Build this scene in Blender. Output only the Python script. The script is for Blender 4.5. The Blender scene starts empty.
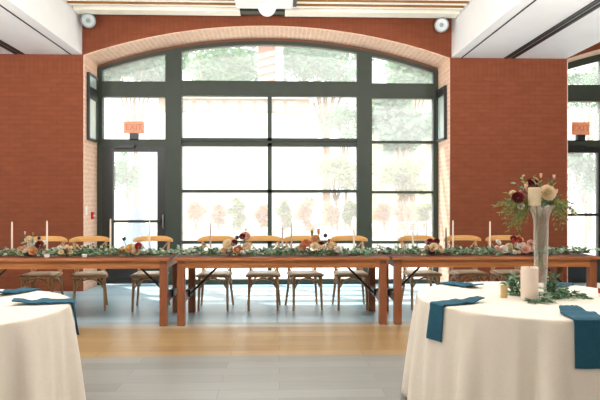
import bpy, bmesh, math, random
from mathutils import Vector, Matrix
R = math.radians
PI = math.pi
C = bpy.context.scene.collection
rnd = random.Random(7)

# ------------------------------------------------------------------ camera geometry
F, H, TH = 583.33, 1.42, R(2.0)
cT, sT = math.cos(TH), math.sin(TH)

def ray(px, py):
    u = (px - 300) / F
    return (u * cT + sT, cT - u * sT, (200 - py) / F)

def at(px, py, Y):
    d = ray(px, py)
    k = Y / d[1]
    return Vector((d[0] * k, Y, H + d[2] * k))

def atz(px, py, Z):
    d = ray(px, py)
    k = (Z - H) / d[2]
    return Vector((d[0] * k, d[1] * k, Z))

def X(px, Y):
    return at(px, 200, Y).x

def Zp(px, py, Y):
    return at(px, py, Y).z

# ------------------------------------------------------------------ materials
def lin(c):
    out = []
    for v in c:
        v /= 255.0
        out.append(v / 12.92 if v <= .04045 else ((v + .055) / 1.055) ** 2.4)
    return (out[0], out[1], out[2], 1)

def newmat(name):
    m = bpy.data.materials.new(name)
    m.use_nodes = True
    nt = m.node_tree
    b = nt.nodes['Principled BSDF']
    return m, nt, b

def mat(name, col, rough=.6, var=.12, scale=8.0, stretch=(1, 1, 1), metal=0.0, spec=.5, bump=0.0, sheen=0.0, trans=0.0):
    """plain material with a soft procedural variation of its own colour"""
    m, nt, b = newmat(name)
    L = nt.links
    tc = nt.nodes.new('ShaderNodeTexCoord')
    mp = nt.nodes.new('ShaderNodeMapping')
    mp.inputs['Scale'].default_value = stretch
    nz = nt.nodes.new('ShaderNodeTexNoise')
    nz.inputs['Scale'].default_value = scale
    nz.inputs['Detail'].default_value = 4
    L.new(tc.outputs['Object'], mp.inputs['Vector'])
    L.new(mp.outputs['Vector'], nz.inputs['Vector'])
    rp = nt.nodes.new('ShaderNodeValToRGB')
    c = lin(col)
    rp.color_ramp.elements[0].position = .3
    rp.color_ramp.elements[1].position = .7
    rp.color_ramp.elements[0].color = tuple(x * (1 - var) for x in c[:3]) + (1,)
    rp.color_ramp.elements[1].color = tuple(min(1, x * (1 + var)) for x in c[:3]) + (1,)
    L.new(nz.outputs['Fac'], rp.inputs['Fac'])
    L.new(rp.outputs['Color'], b.inputs['Base Color'])
    b.inputs['Roughness'].default_value = rough
    b.inputs['Metallic'].default_value = metal
    b.inputs['Specular IOR Level'].default_value = spec
    if sheen:
        b.inputs['Sheen Weight'].default_value = sheen
    if bump:
        bp = nt.nodes.new('ShaderNodeBump')
        bp.inputs['Strength'].default_value = bump
        bp.inputs['Distance'].default_value = .01
        L.new(nz.outputs['Fac'], bp.inputs['Height'])
        L.new(bp.outputs['Normal'], b.inputs['Normal'])
    if trans:
        tr = nt.nodes.new('ShaderNodeBsdfTranslucent')
        L.new(rp.outputs['Color'], tr.inputs['Color'])
        mx = nt.nodes.new('ShaderNodeMixShader')
        mx.inputs['Fac'].default_value = trans
        L.new(b.outputs['BSDF'], mx.inputs[1])
        L.new(tr.outputs['BSDF'], mx.inputs[2])
        L.new(mx.outputs['Shader'], nt.nodes['Material Output'].inputs['Surface'])
    return m

def brick_mat(name, c1, c2, mortar, soldier_z=None, msize=.006):
    m, nt, b = newmat(name)
    L = nt.links
    uv = nt.nodes.new('ShaderNodeUVMap')
    def bt(vec):
        t = nt.nodes.new('ShaderNodeTexBrick')
        t.inputs['Color1'].default_value = lin(c1)
        t.inputs['Color2'].default_value = lin(c2)
        t.inputs['Mortar'].default_value = lin(mortar)
        t.inputs['Scale'].default_value = 1.0
        t.inputs['Mortar Size'].default_value = msize
        t.inputs['Mortar Smooth'].default_value = .3
        t.inputs['Brick Width'].default_value = .21
        t.inputs['Row Height'].default_value = .072
        t.inputs['Bias'].default_value = -.1
        L.new(vec, t.inputs['Vector'])
        return t
    t1 = bt(uv.outputs['UV'])
    col, fac = t1.outputs['Color'], t1.outputs['Fac']
    if soldier_z is not None:
        sp = nt.nodes.new('ShaderNodeSeparateXYZ')
        L.new(uv.outputs['UV'], sp.inputs['Vector'])
        cb = nt.nodes.new('ShaderNodeCombineXYZ')
        sub = nt.nodes.new('ShaderNodeMath'); sub.operation = 'SUBTRACT'
        sub.inputs[1].default_value = soldier_z
        L.new(sp.outputs['Y'], sub.inputs[0])
        L.new(sub.outputs[0], cb.inputs['X'])
        L.new(sp.outputs['X'], cb.inputs['Y'])
        t2 = bt(cb.outputs['Vector'])
        t2.offset = 0.0
        gt = nt.nodes.new('ShaderNodeMath'); gt.operation = 'GREATER_THAN'
        gt.inputs[1].default_value = soldier_z
        L.new(sp.outputs['Y'], gt.inputs[0])
        mx = nt.nodes.new('ShaderNodeMix'); mx.data_type = 'RGBA'
        L.new(gt.outputs[0], mx.inputs['Factor'])
        L.new(col, mx.inputs['A'])
        L.new(t2.outputs['Color'], mx.inputs['B'])
        col = mx.outputs['Result']
    nz = nt.nodes.new('ShaderNodeTexNoise')
    nz.inputs['Scale'].default_value = 4.2
    nz.inputs['Detail'].default_value = 5
    mpn = nt.nodes.new('ShaderNodeMapping')
    mpn.inputs['Scale'].default_value = (1.0, 4.0, 1.0)
    L.new(uv.outputs['UV'], mpn.inputs['Vector'])
    L.new(mpn.outputs['Vector'], nz.inputs['Vector'])
    hs = nt.nodes.new('ShaderNodeHueSaturation')
    mr = nt.nodes.new('ShaderNodeMapRange')
    mr.inputs['To Min'].default_value = .78
    mr.inputs['To Max'].default_value = 1.16
    L.new(nz.outputs['Fac'], mr.inputs['Value'])
    L.new(mr.outputs['Result'], hs.inputs['Value'])
    L.new(col, hs.inputs['Color'])
    L.new(hs.outputs['Color'], b.inputs['Base Color'])
    b.inputs['Roughness'].default_value = .8
    b.inputs['Specular IOR Level'].default_value = .25
    bp = nt.nodes.new('ShaderNodeBump')
    bp.inputs['Strength'].default_value = .12
    bp.inputs['Distance'].default_value = .01
    bp.invert = True
    L.new(fac, bp.inputs['Height'])
    L.new(bp.outputs['Normal'], b.inputs['Normal'])
    return m

def floor_mat():
    m, nt, b = newmat('plank_floor')
    L = nt.links
    uv = nt.nodes.new('ShaderNodeUVMap')
    def planks(c1, c2, mo):
        t = nt.nodes.new('ShaderNodeTexBrick')
        t.inputs['Color1'].default_value = lin(c1)
        t.inputs['Color2'].default_value = lin(c2)
        t.inputs['Mortar'].default_value = lin(mo)
        t.inputs['Mortar Size'].default_value = .0025
        t.inputs['Scale'].default_value = 1
        t.inputs['Brick Width'].default_value = 1.22
        t.inputs['Row Height'].default_value = .19
        t.offset = .37
        L.new(uv.outputs['UV'], t.inputs['Vector'])
        return t
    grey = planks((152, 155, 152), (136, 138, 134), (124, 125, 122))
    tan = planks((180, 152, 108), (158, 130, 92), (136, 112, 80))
    blue = planks((186, 220, 236), (174, 210, 228), (166, 202, 220))  # sky reflected on the far planks is put into their colour
    sp = nt.nodes.new('ShaderNodeSeparateXYZ')
    L.new(uv.outputs['UV'], sp.inputs['Vector'])
    def gt(v):
        n = nt.nodes.new('ShaderNodeMapRange'); n.interpolation_type = 'SMOOTHSTEP'
        n.inputs['From Min'].default_value = v - .16
        n.inputs['From Max'].default_value = v + .16
        L.new(edge.outputs[0], n.inputs['Value'])
        return n.outputs['Result']
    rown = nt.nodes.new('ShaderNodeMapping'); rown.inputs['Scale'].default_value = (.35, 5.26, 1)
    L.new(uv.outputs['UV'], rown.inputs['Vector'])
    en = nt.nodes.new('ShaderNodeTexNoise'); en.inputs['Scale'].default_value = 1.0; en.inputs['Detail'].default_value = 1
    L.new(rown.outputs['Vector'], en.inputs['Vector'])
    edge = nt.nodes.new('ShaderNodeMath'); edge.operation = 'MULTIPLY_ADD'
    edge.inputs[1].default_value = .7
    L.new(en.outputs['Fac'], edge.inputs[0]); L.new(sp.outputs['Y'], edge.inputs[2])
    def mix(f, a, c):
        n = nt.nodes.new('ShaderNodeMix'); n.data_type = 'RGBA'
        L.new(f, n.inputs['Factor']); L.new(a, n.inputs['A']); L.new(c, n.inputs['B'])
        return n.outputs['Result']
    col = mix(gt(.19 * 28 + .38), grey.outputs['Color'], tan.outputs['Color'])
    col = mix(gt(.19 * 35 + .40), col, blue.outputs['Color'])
    # grain
    mp = nt.nodes.new('ShaderNodeMapping')
    mp.inputs['Scale'].default_value = (1.2, 22, 1)
    L.new(uv.outputs['UV'], mp.inputs['Vector'])
    nz = nt.nodes.new('ShaderNodeTexNoise')
    nz.inputs['Scale'].default_value = 2.0
    nz.inputs['Detail'].default_value = 6
    L.new(mp.outputs['Vector'], nz.inputs['Vector'])
    mr = nt.nodes.new('ShaderNodeMapRange')
    mr.inputs['To Min'].default_value = .86
    mr.inputs['To Max'].default_value = 1.12
    L.new(nz.outputs['Fac'], mr.inputs['Value'])
    hs = nt.nodes.new('ShaderNodeHueSaturation')
    L.new(mr.outputs['Result'], hs.inputs['Value'])
    L.new(col, hs.inputs['Color'])
    L.new(hs.outputs['Color'], b.inputs['Base Color'])
    b.inputs['Roughness'].default_value = .33
    b.inputs['Specular IOR Level'].default_value = .4
    return m

def wood_mat(name, c1, c2, rough=.45, axis='X', scale=1.0):
    m, nt, b = newmat(name)
    L = nt.links
    tc = nt.nodes.new('ShaderNodeTexCoord')
    mp = nt.nodes.new('ShaderNodeMapping')
    s = {'X': (1.5, 24, 24), 'Y': (24, 1.5, 24), 'Z': (24, 24, 1.5)}[axis]
    mp.inputs['Scale'].default_value = tuple(v * scale for v in s)
    L.new(tc.outputs['Object'], mp.inputs['Vector'])
    nz = nt.nodes.new('ShaderNodeTexNoise')
    nz.inputs['Scale'].default_value = 1.3
    nz.inputs['Detail'].default_value = 7
    nz.inputs['Distortion'].default_value = .6
    L.new(mp.outputs['Vector'], nz.inputs['Vector'])
    rp = nt.nodes.new('ShaderNodeValToRGB')
    rp.color_ramp.elements[0].position = .32
    rp.color_ramp.elements[1].position = .68
    rp.color_ramp.elements[0].color = lin(c2)
    rp.color_ramp.elements[1].color = lin(c1)
    L.new(nz.outputs['Fac'], rp.inputs['Fac'])
    L.new(rp.outputs['Color'], b.inputs['Base Color'])
    b.inputs['Roughness'].default_value = rough
    return m

def pane_mat(name, haze, tint=(1, 1, 1, 1)):
    """window glass: mostly clear, a little sheen and a white film standing in for veiling glare"""
    m, nt, b = newmat(name)
    L = nt.links
    nt.nodes.remove(b)
    tr = nt.nodes.new('ShaderNodeBsdfTransparent')
    tr.inputs['Color'].default_value = tint
    tl = nt.nodes.new('ShaderNodeBsdfTranslucent')
    tl.inputs['Color'].default_value = (.95, .97, .96, 1)  # white scatter imitates the glare over the panes
    nz = nt.nodes.new('ShaderNodeTexNoise')
    nz.inputs['Scale'].default_value = 1.5
    mr = nt.nodes.new('ShaderNodeMapRange')
    mr.inputs['To Min'].default_value = haze * .9
    mr.inputs['To Max'].default_value = haze * 1.1
    L.new(nz.outputs['Fac'], mr.inputs['Value'])
    mx = nt.nodes.new('ShaderNodeMixShader')
    L.new(mr.outputs['Result'], mx.inputs['Fac'])
    L.new(tr.outputs['BSDF'], mx.inputs[1])
    L.new(tl.outputs['BSDF'], mx.inputs[2])
    gl = nt.nodes.new('ShaderNodeBsdfGlossy')
    gl.inputs['Roughness'].default_value = .3
    m2 = nt.nodes.new('ShaderNodeMixShader')
    m2.inputs['Fac'].default_value = .02
    L.new(mx.outputs['Shader'], m2.inputs[1])
    L.new(gl.outputs['BSDF'], m2.inputs[2])
    L.new(m2.outputs['Shader'], nt.nodes['Material Output'].inputs['Surface'])
    return m

def vase_mat():
    m, nt, b = newmat('bright_edge_glass')
    L = nt.links
    nt.nodes.remove(b)
    tr = nt.nodes.new('ShaderNodeBsdfTransparent')
    tr.inputs['Color'].default_value = (.97, .98, .97, 1)
    df = nt.nodes.new('ShaderNodeBsdfDiffuse')
    df.inputs['Color'].default_value = (.92, .91, .88, 1)
    gl = nt.nodes.new('ShaderNodeBsdfGlossy')
    gl.inputs['Roughness'].default_value = .08
    lw = nt.nodes.new('ShaderNodeLayerWeight')
    lw.inputs['Blend'].default_value = .28
    nz = nt.nodes.new('ShaderNodeTexNoise')
    nz.inputs['Scale'].default_value = 6
    ad = nt.nodes.new('ShaderNodeMath'); ad.operation = 'MULTIPLY_ADD'
    ad.inputs[1].default_value = .02
    ad.inputs[2].default_value = .02
    L.new(nz.outputs['Fac'], ad.inputs[0])
    ml = nt.nodes.new('ShaderNodeMath'); ml.operation = 'MULTIPLY_ADD'
    ml.inputs[1].default_value = .6
    L.new(lw.outputs['Facing'], ml.inputs[0])  # white mixed in at grazing view imitates bright edges of clear glass
    L.new(ad.outputs[0], ml.inputs[2])
    m1 = nt.nodes.new('ShaderNodeMixShader')
    L.new(ml.outputs[0], m1.inputs['Fac'])
    L.new(tr.outputs['BSDF'], m1.inputs[1])
    L.new(df.outputs['BSDF'], m1.inputs[2])
    m2 = nt.nodes.new('ShaderNodeMixShader')
    m2.inputs['Fac'].default_value = .07
    L.new(m1.outputs['Shader'], m2.inputs[1])
    L.new(gl.outputs['BSDF'], m2.inputs[2])
    L.new(m2.outputs['Shader'], nt.nodes['Material Output'].inputs['Surface'])
    return m

M = {}
M['brick'] = brick_mat('red_brick', (131, 71, 46), (126, 67, 43), (121, 64, 41), soldier_z=3.38)
M['reveal_brick'] = brick_mat('daylit_reveal_brick', (230, 192, 166), (226, 186, 158), (236, 208, 188), msize=.010)  # brick made paler: daylight from the window put into the colour
M['inner_brick'] = mat('brown_head_trim', (112, 66, 46), .7, .15, 6)
M['floor'] = floor_mat()
M['paint'] = mat('white_ceiling_paint', (246, 246, 246), .7, .02, 3)
M['cream'] = mat('cream_fascia_paint', (240, 230, 214), .7, .02, 3)
M['slat'] = mat('cream_slat', (250, 244, 228), .55, .04, 6)
M['gold'] = mat('honey_wood_backing', (150, 104, 50), .6, .15, 4, (1, 8, 1))
M['frame'] = mat('dark_green_grey_metal', (44, 54, 43), .55, .1, 5)
M['blackframe'] = mat('black_metal', (24, 27, 27), .45, .1, 5)
M['dark'] = mat('dark_slot', (34, 34, 34), .7, .1, 5)
M['chrome'] = mat('brushed_steel', (170, 172, 172), .3, .05, 30, metal=1.0)
M['white'] = mat('white_plastic', (240, 240, 238), .45, .02, 5)
M['grey'] = mat('grey_metal', (128, 134, 134), .4, .06, 9)
M['lens'] = mat('pale_lens', (178, 188, 188), .2, .08, 22)
M['red'] = mat('red_plastic', (190, 24, 24), .4, .05, 10)
M['exit'] = mat('salmon_sign_plastic', (226, 168, 134), .4, .04, 10, trans=.3)
M['exit_text'] = mat('red_sign_lettering', (204, 122, 90), .5, .04, 10)
M['glass'] = pane_mat('window_glass', .105)
M['panel_glass'] = mat('mirror_glass', (168, 188, 180), .08, .12, 3)
M['cloth'] = mat('white_tablecloth', (238, 231, 220), .85, .02, 60, sheen=.2, bump=.05)
M['napkin'] = mat('teal_blue_napkin', (14, 80, 104), .8, .12, 40, sheen=.0, bump=.1)
M['navy'] = mat('navy_napkin', (44, 58, 96), .8, .12, 40)
M['tabletop'] = wood_mat('red_brown_top', (132, 66, 44), (96, 44, 32), .4, 'X')
M['apron'] = wood_mat('amber_wood_x', (184, 120, 70), (152, 94, 52), .45, 'X')
M['tleg'] = wood_mat('amber_wood_z', (154, 94, 58), (124, 72, 44), .45, 'Z')
M['chair'] = wood_mat('natural_oak', (200, 158, 108), (164, 122, 78), .45, 'Z')
M['rail'] = wood_mat('golden_oak', (226, 178, 112), (204, 148, 82), .4, 'X')
M['seat'] = mat('woven_rush_seat', (240, 230, 210), .35, .08, 60, (1, 8, 1), bump=.2)
M['leaf1'] = mat('eucalyptus_leaf', (148, 178, 154), .55, .2, 20, trans=.3)
M['leaf2'] = mat('deep_green_leaf', (78, 116, 84), .5, .2, 20, trans=.25)
M['leaf3'] = mat('pale_sage_leaf', (190, 208, 186), .6, .15, 20, trans=.3)
M['leaf4'] = mat('olive_spray_leaf', (146, 152, 86), .55, .2, 20, trans=.35)
M['stem'] = mat('green_stem', (92, 112, 60), .6, .15, 20)
M['cream_f'] = mat('cream_petal', (246, 230, 200), .7, .04, 30, trans=.25)
M['white_f'] = mat('white_petal', (248, 244, 236), .7, .03, 30, trans=.25)
M['peach_f'] = mat('peach_petal', (240, 184, 142), .7, .06, 30, trans=.25)
M['pink_f'] = mat('blush_petal', (240, 196, 182), .7, .05, 30, trans=.25)
M['orange_f'] = mat('orange_petal', (222, 148, 102), .7, .08, 30, trans=.2)
M['yellow_f'] = mat('butter_petal', (240, 214, 140), .7, .06, 30, trans=.2)
M['burg_f'] = mat('burgundy_petal', (112, 20, 34), .7, .12, 30, trans=.15)
M['red_f'] = mat('crimson_petal', (168, 34, 44), .7, .12, 30, trans=.15)
M['dark_f'] = mat('dark_seed_head', (44, 40, 52), .8, .15, 40)
M['wax'] = mat('ivory_wax', (246, 236, 220), .45, .02, 10, trans=.15)
M['waxpink'] = mat('blush_wax', (242, 228, 216), .5, .02, 10, trans=.15)
M['waxmauve'] = mat('mauve_wax', (190, 168, 168), .45, .03, 10)
M['waxgrey'] = mat('charcoal_wax', (74, 80, 80), .45, .04, 10)
M['wick'] = mat('wick', (50, 40, 34), .9, .1, 30)
M['brass'] = mat('antique_brass', (196, 176, 128), .35, .08, 20, metal=.6)
M['vase'] = vase_mat()
M['paving'] = mat('pale_paving', (205, 200, 192), .85, .06, .6)
M['ext_white'] = mat('white_render', (232, 232, 228), .8, .02, .5)
M['ext_beige'] = mat('beige_stucco', (214, 196, 168), .8, .06, .5)
M['ext_tan'] = mat('tan_brick_outside', (176, 146, 118), .8, .12, 2)
M['ext_brick'] = mat('salmon_brick_outside', (166, 106, 76), .8, .1, 3)
M['ext_win'] = mat('dim_window', (164, 160, 146), .3, .1, 2)
M['bark'] = mat('pale_bark', (150, 128, 104), .9, .2, 6)
M['tree1'] = mat('spring_tree_leaf', (112, 152, 108), .7, .25, .6, trans=.35)
M['tree2'] = mat('grey_green_tree_leaf', (128, 156, 132), .7, .25, .6, trans=.35)
M['tree3'] = mat('autumn_shrub_leaf', (202, 156, 112), .7, .25, .8, trans=.3)
M['tree4'] = mat('olive_shrub_leaf', (150, 158, 108), .7, .25, .8, trans=.3)
M['tarp'] = mat('pale_blue_canvas', (104, 142, 176), .8, .1, 3)

# ------------------------------------------------------------------ mesh builder
class MB:
    def __init__(s):
        s.v, s.f, s.mi, s.uv = [], [], [], {}
    def add(s, verts, faces, mi=0):
        o = len(s.v)
        s.v += [Vector(p) for p in verts]
        for f in faces:
            s.f.append([i + o for i in f]); s.mi.append(mi)
    def box(s, a, b, mi=0):
        x0, y0, z0 = (min(a[i], b[i]) for i in range(3))
        x1, y1, z1 = (max(a[i], b[i]) for i in range(3))
        s.add([(x0, y0, z0), (x1, y0, z0), (x1, y1, z0), (x0, y1, z0), (x0, y0, z1), (x1, y0, z1), (x1, y1, z1), (x0, y1, z1)],
              [(0, 3, 2, 1), (4, 5, 6, 7), (0, 1, 5, 4), (1, 2, 6, 5), (2, 3, 7, 6), (3, 0, 4, 7)], mi)
    def prism(s, poly, y0, y1, mi=0):
        """polygon in XZ (counter-clockwise seen from -Y) pushed from y0 back to y1"""
        n = len(poly)
        s.add([(p[0], y0, p[1]) for p in poly] + [(p[0], y1, p[1]) for p in poly],
              [list(range(n)), list(range(2 * n - 1, n - 1, -1))] + [(i, n + i, n + (i + 1) % n, (i + 1) % n) for i in range(n)], mi)
    def tube(s, pts, r, n=8, mi=0, cap=True, flat=1.0):
        pts = [Vector(p) for p in pts]
        rs = r if isinstance(r, (list, tuple)) else [r] * len(pts)
        rings = []
        prev = None
        for i, p in enumerate(pts):
            d = (pts[min(i + 1, len(pts) - 1)] - pts[max(i - 1, 0)]).normalized()
            if prev is None:
                a = Vector((0, 0, 1)) if abs(d.z) < .9 else Vector((1, 0, 0))
                u = d.cross(a).normalized()
            else:
                u = (prev - d * prev.dot(d)).normalized()
            prev = u
            w = d.cross(u)
            rings.append([p + (u * math.cos(2 * PI * k / n) + w * math.sin(2 * PI * k / n) * flat) * rs[i] for k in range(n)])
        vs = [q for rg in rings for q in rg]
        fs = []
        for i in range(len(pts) - 1):
            for k in range(n):
                fs.append((i * n + k, i * n + (k + 1) % n, (i + 1) * n + (k + 1) % n, (i + 1) * n + k))
        if cap:
            fs.append(tuple(range(n - 1, -1, -1)))
            fs.append(tuple(range((len(pts) - 1) * n, len(pts) * n)))
        s.add(vs, fs, mi)
    def lathe(s, prof, c=(0, 0, 0), n=24, mi=0, cap=True):
        c = Vector(c)
        vs, fs = [], []
        for r, z in prof:
            for k in range(n):
                a = 2 * PI * k / n
                vs.append(c + Vector((r * math.cos(a), r * math.sin(a), z)))
        for i in range(len(prof) - 1):
            for k in range(n):
                fs.append((i * n + k, i * n + (k + 1) % n, (i + 1) * n + (k + 1) % n, (i + 1) * n + k))
        if cap:
            fs.append(tuple(range(n - 1, -1, -1)))
            fs.append(tuple(range((len(prof) - 1) * n, len(prof) * n)))
        s.add(vs, fs, mi)
    def leaf(s, p, d, up, L, W, mi=0, bend=.15):
        """folded elliptical leaf starting at p and running along d"""
        p = Vector(p); d = Vector(d).normalized()
        side = d.cross(Vector(up))
        if side.length < 1e-4:
            side = d.cross(Vector((1, .3, .2)))
        side.normalize()
        nrm = side.cross(d)
        def q(t, w, h): return p + d * (L * t) + side * (W * w) + nrm * (L * h)
        s.add([q(0, 0, 0), q(.3, .42, .10), q(.7, .36, .06 - bend * .3), q(1, 0, -bend), q(.7, -.36, .06 - bend * .3), q(.3, -.42, .10), q(.5, 0, -.02)],
              [(0, 1, 6), (1, 2, 6), (2, 3, 6), (3, 4, 6), (4, 5, 6), (5, 0, 6)], mi)
    def build(s, name, mats, parent=None, loc=(0, 0, 0), smooth=True, angle=40, uv=False, bevel=0, subsurf=0):
        me = bpy.data.meshes.new(name)
        me.from_pydata([tuple(v) for v in s.v], [], s.f)
        if not isinstance(mats, (list, tuple)):
            mats = [mats]
        for mm in mats:
            me.materials.append(mm)
        for p, mi in zip(me.polygons, s.mi):
            p.material_index = mi
            p.use_smooth = smooth
        if uv:
            ul = me.uv_layers.new(name='UVMap')
            for p in me.polygons:
                n = p.normal
                ax = max(range(3), key=lambda i: abs(n[i]))
                for li in p.loop_indices:
                    co = me.vertices[me.loops[li].vertex_index].co
                    if ax == 1: ul.data[li].uv = (co.x, co.z)
                    elif ax == 0: ul.data[li].uv = (co.y, co.z)
                    else: ul.data[li].uv = (co.x, co.y) if uv != 'arch' else (co.y, co.x)
        me.update()
        o = bpy.data.objects.new(name, me)
        C.objects.link(o)
        o.location = loc
        if smooth:
            try:
                me.set_sharp_from_angle(angle=R(angle))
            except Exception:
                pass
        if parent: o.parent = parent
        if bevel:
            b = o.modifiers.new('bevel', 'BEVEL'); b.width = bevel; b.segments = 2; b.limit_method = 'ANGLE'
        if subsurf:
            b = o.modifiers.new('subsurf', 'SUBSURF'); b.levels = subsurf; b.render_levels = subsurf
        return o

def tag(o, label=None, cat=None, group=None, kind=None):
    if label: o['label'] = label
    if cat: o['category'] = cat
    if group: o['group'] = group
    if kind: o['kind'] = kind
    return o

def thing(name, label, cat, loc=(0, 0, 0), rz=0, group=None):
    o = bpy.data.objects.new(name, None)
    o.empty_display_size = .1
    C.objects.link(o)
    o.location = loc
    o.rotation_euler = (0, 0, rz)
    return tag(o, label, cat, group)

def structure(name, label, cat, loc=(0, 0, 0)):
    o = thing(name, label, cat, loc)
    o['kind'] = 'structure'
    return o

def dup(root, loc, rz, label, group=None):
    r = root.copy(); C.objects.link(r)
    r.location = loc; r.rotation_euler = (0, 0, rz)
    r['label'] = label
    if group: r['group'] = group
    for ch in list(root.children):
        c = ch.copy(); C.objects.link(c); c.parent = r
        for g in list(ch.children):
            d = g.copy(); C.objects.link(d); d.parent = c
    return r

# ------------------------------------------------------------------ setting: floor, wall with arch, ceiling
YF, YW = 9.2, 9.9          # pier face and window plane
XL, XR = X(83.5, YF), X(450, YF)      # jambs of the main opening
XC, HALF = (XL + XR) / 2, (XR - XL) / 2
SPRING, CROWN = 3.68, 4.165
def arc(x, off=0.0, xc=None):
    rise = CROWN - SPRING
    Rr = (HALF ** 2 + rise ** 2) / (2 * rise)
    dx = min(abs(x - (XC if xc is None else xc)), HALF)
    return CROWN - Rr + math.sqrt(Rr * Rr - dx * dx) + off

X2 = X(567, YF)            # left jamb of the second opening
XC2 = X2 + HALF
X2R = X2 + 2 * HALF
WT = 4.75                  # top of wall

m = MB(); m.box((-9, -4, -.12), (12, YW + .2, 0))
tag(m.build('floor', M['floor'], uv=True, smooth=False), 'plank floor in grey and tan, far planks coloured blue for reflected sky', 'floor', kind='structure')

def wall_face(mb):
    def cols(x0, x1, xc):
        n = 40
        for i in range(n):
            a, b = x0 + (x1 - x0) * i / n, x0 + (x1 - x0) * (i + 1) / n
            za, zb = arc(a, 0, xc), arc(b, 0, xc)
            mb.prism([(a, za), (b, zb), (b, WT), (a, WT)], YF, YW + .15)
    mb.box((-9, YF, 0), (XL, YW + .15, WT))
    cols(XL, XR, XC)
    mb.box((XR, YF, 0), (X2, YW + .15, WT))
    cols(X2, X2R, XC2)
    mb.box((X2R, YF, 0), (12, YW + .15, WT))
m = MB(); wall_face(m)
tag(m.build('wall_back', M['brick'], uv=True, smooth=False), 'red brick window wall with arched openings', 'wall', kind='structure')

def lining(mb, x0, x1, xc, t=.012):
    n = 40
    mb.box((x0, YF - .004, 0), (x0 + t, YW + .1, SPRING))
    mb.box((x1 - t, YF - .004, 0), (x1, YW + .1, SPRING))
    for i in range(n):
        a, b = x0 + (x1 - x0) * i / n, x0 + (x1 - x0) * (i + 1) / n
        za, zb = arc(a, 0, xc), arc(b, 0, xc)
        mb.prism([(a, za - t), (b, zb - t), (b, zb), (a, za)], YF - .004, YW + .1)
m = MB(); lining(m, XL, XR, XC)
tag(m.build('trim_1', M['reveal_brick'], uv='arch', smooth=False), 'brick lining of the main arched opening, daylight put into its pale pink colour', 'trim', kind='structure')
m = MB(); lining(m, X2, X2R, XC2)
tag(m.build('trim_2', M['reveal_brick'], uv='arch', smooth=False), 'brick lining of the right-hand arched opening, daylight put into its pale pink colour', 'trim', kind='structure')

# upper ceiling with slats
SZ = 3.685
FL, FR = XL - .02, X(451.5, YF)
m = MB(); m.box((-9, -2, 4.55), (12, YW + .15, 4.75))
tag(m.build('ceiling', M['gold'], smooth=False), 'honey coloured ceiling behind pale slats', 'ceiling', kind='structure')
m = MB()
y = 8.33
ys = [8.525]
while y > 1.0:
    ys.append(y); y -= .19
for y in ys:
    m.box((FL + .02, y, 4.254), (FR - .02, y + .07, 4.36), 1); m.box((FL + .02, y - .003, 4.25), (FR - .02, y + .073, 4.254))
gx0, gx1 = X(240, 8.8), X(285, 8.8)
m.box((FL + .02, 8.72, 4.235), (gx0, 8.95, 4.40))
m.box((gx1, 8.72, 4.235), (FR - .02, 8.95, 4.40))
tag(m.build('trim_3', [M['slat'], M['gold']], smooth=False), 'cream slats running across the raised middle of the ceiling', 'trim', kind='structure')

def soffit(name, x0, x1, lbl, lines, slots):
    root = structure(name, lbl, 'ceiling')
    mb = MB()
    mb.box((x0, -2, SZ), (x1, YF - .002, 4.549))
    mb.build('soffit_box', M['paint'], root, smooth=False)
    for xa in lines:
        q = MB(); q.box((xa - .012, -1.9, SZ - .004), (xa + .012, YF - .01, SZ + .01)); q.build('panel_joint', M['dark'], root, smooth=False)
    for px, w in slots:
        xa = X(px, YF)
        q = MB()
        q.box((xa - w, 1, SZ - .012), (xa - w * .55, YF - .03, SZ)); q.box((xa + w * .55, 1, SZ - .012), (xa + w, YF - .03, SZ))
        sl = q.build('slot_vent', M['blackframe'], root, smooth=False)
        q = MB(); q.box((xa - w * .55, 1, SZ - .006), (xa + w * .55, YF - .03, SZ)); q.build('slot', M['dark'], sl, smooth=False)
        q = MB(); q.box((xa - w * .08, 1, SZ - .010), (xa + w * .08, YF - .03, SZ - .004)); q.build('blade', M['grey'], sl, smooth=False)
    return root
soffit('ceiling.001', -9, FL, 'white lowered ceiling box at the left with a thin dark joint', [X(71, YF)], [(20.5, .075)])
soffit('ceiling.002', FR, X(566, YF), 'white lowered ceiling box at the right with a thin dark joint', [X(461.5, YF)], [(508.5, .085)])
# projector-like box in the middle of the ceiling
p0, p1 = X(235, 8.0), X(293, 8.0)
t = thing('ceiling_box', 'white box with a round dome hanging under the ceiling slats above the arch', 'ceiling fixture', ((p0 + p1) / 2, 7.95, 4.25))
hw = (p1 - p0) / 2
zb = Zp(265, 9.2, 8.2) - 4.25
q = MB(); q.box((-hw, -.25, zb), (hw, .25, -.02)); q.build('housing', M['white'], t, bevel=.02)
dz = Zp(267, 16.6, 8.08) - 4.25
dr = zb - dz + .03
q = MB()
prof = [(.135 * math.sin(PI / 2 * i / 8), zb + .02 - (.02 + zb - dz) * math.cos(PI / 2 * i / 8)) for i in range(9)]
prof[0] = (.004, prof[0][1])
q.lathe(prof, ((X(267, 8.0) - (p0 + p1) / 2), .12, 0), 28); q.build('dome', M['white'], t)
q = MB(); q.box((hw, -.2, zb + .02), (hw + .05, .2, 0)); q.build('side_bracket', M['frame'], t, smooth=False)
q = MB(); q.box((gx0 - (p0 + p1) / 2, .80, -.005), (gx1 - (p0 + p1) / 2, .95, .12)); q.box((-.2, .2, .02), (.2, .82, .08)); q.build('rear_plate', M['frame'], t, smooth=False)

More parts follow.
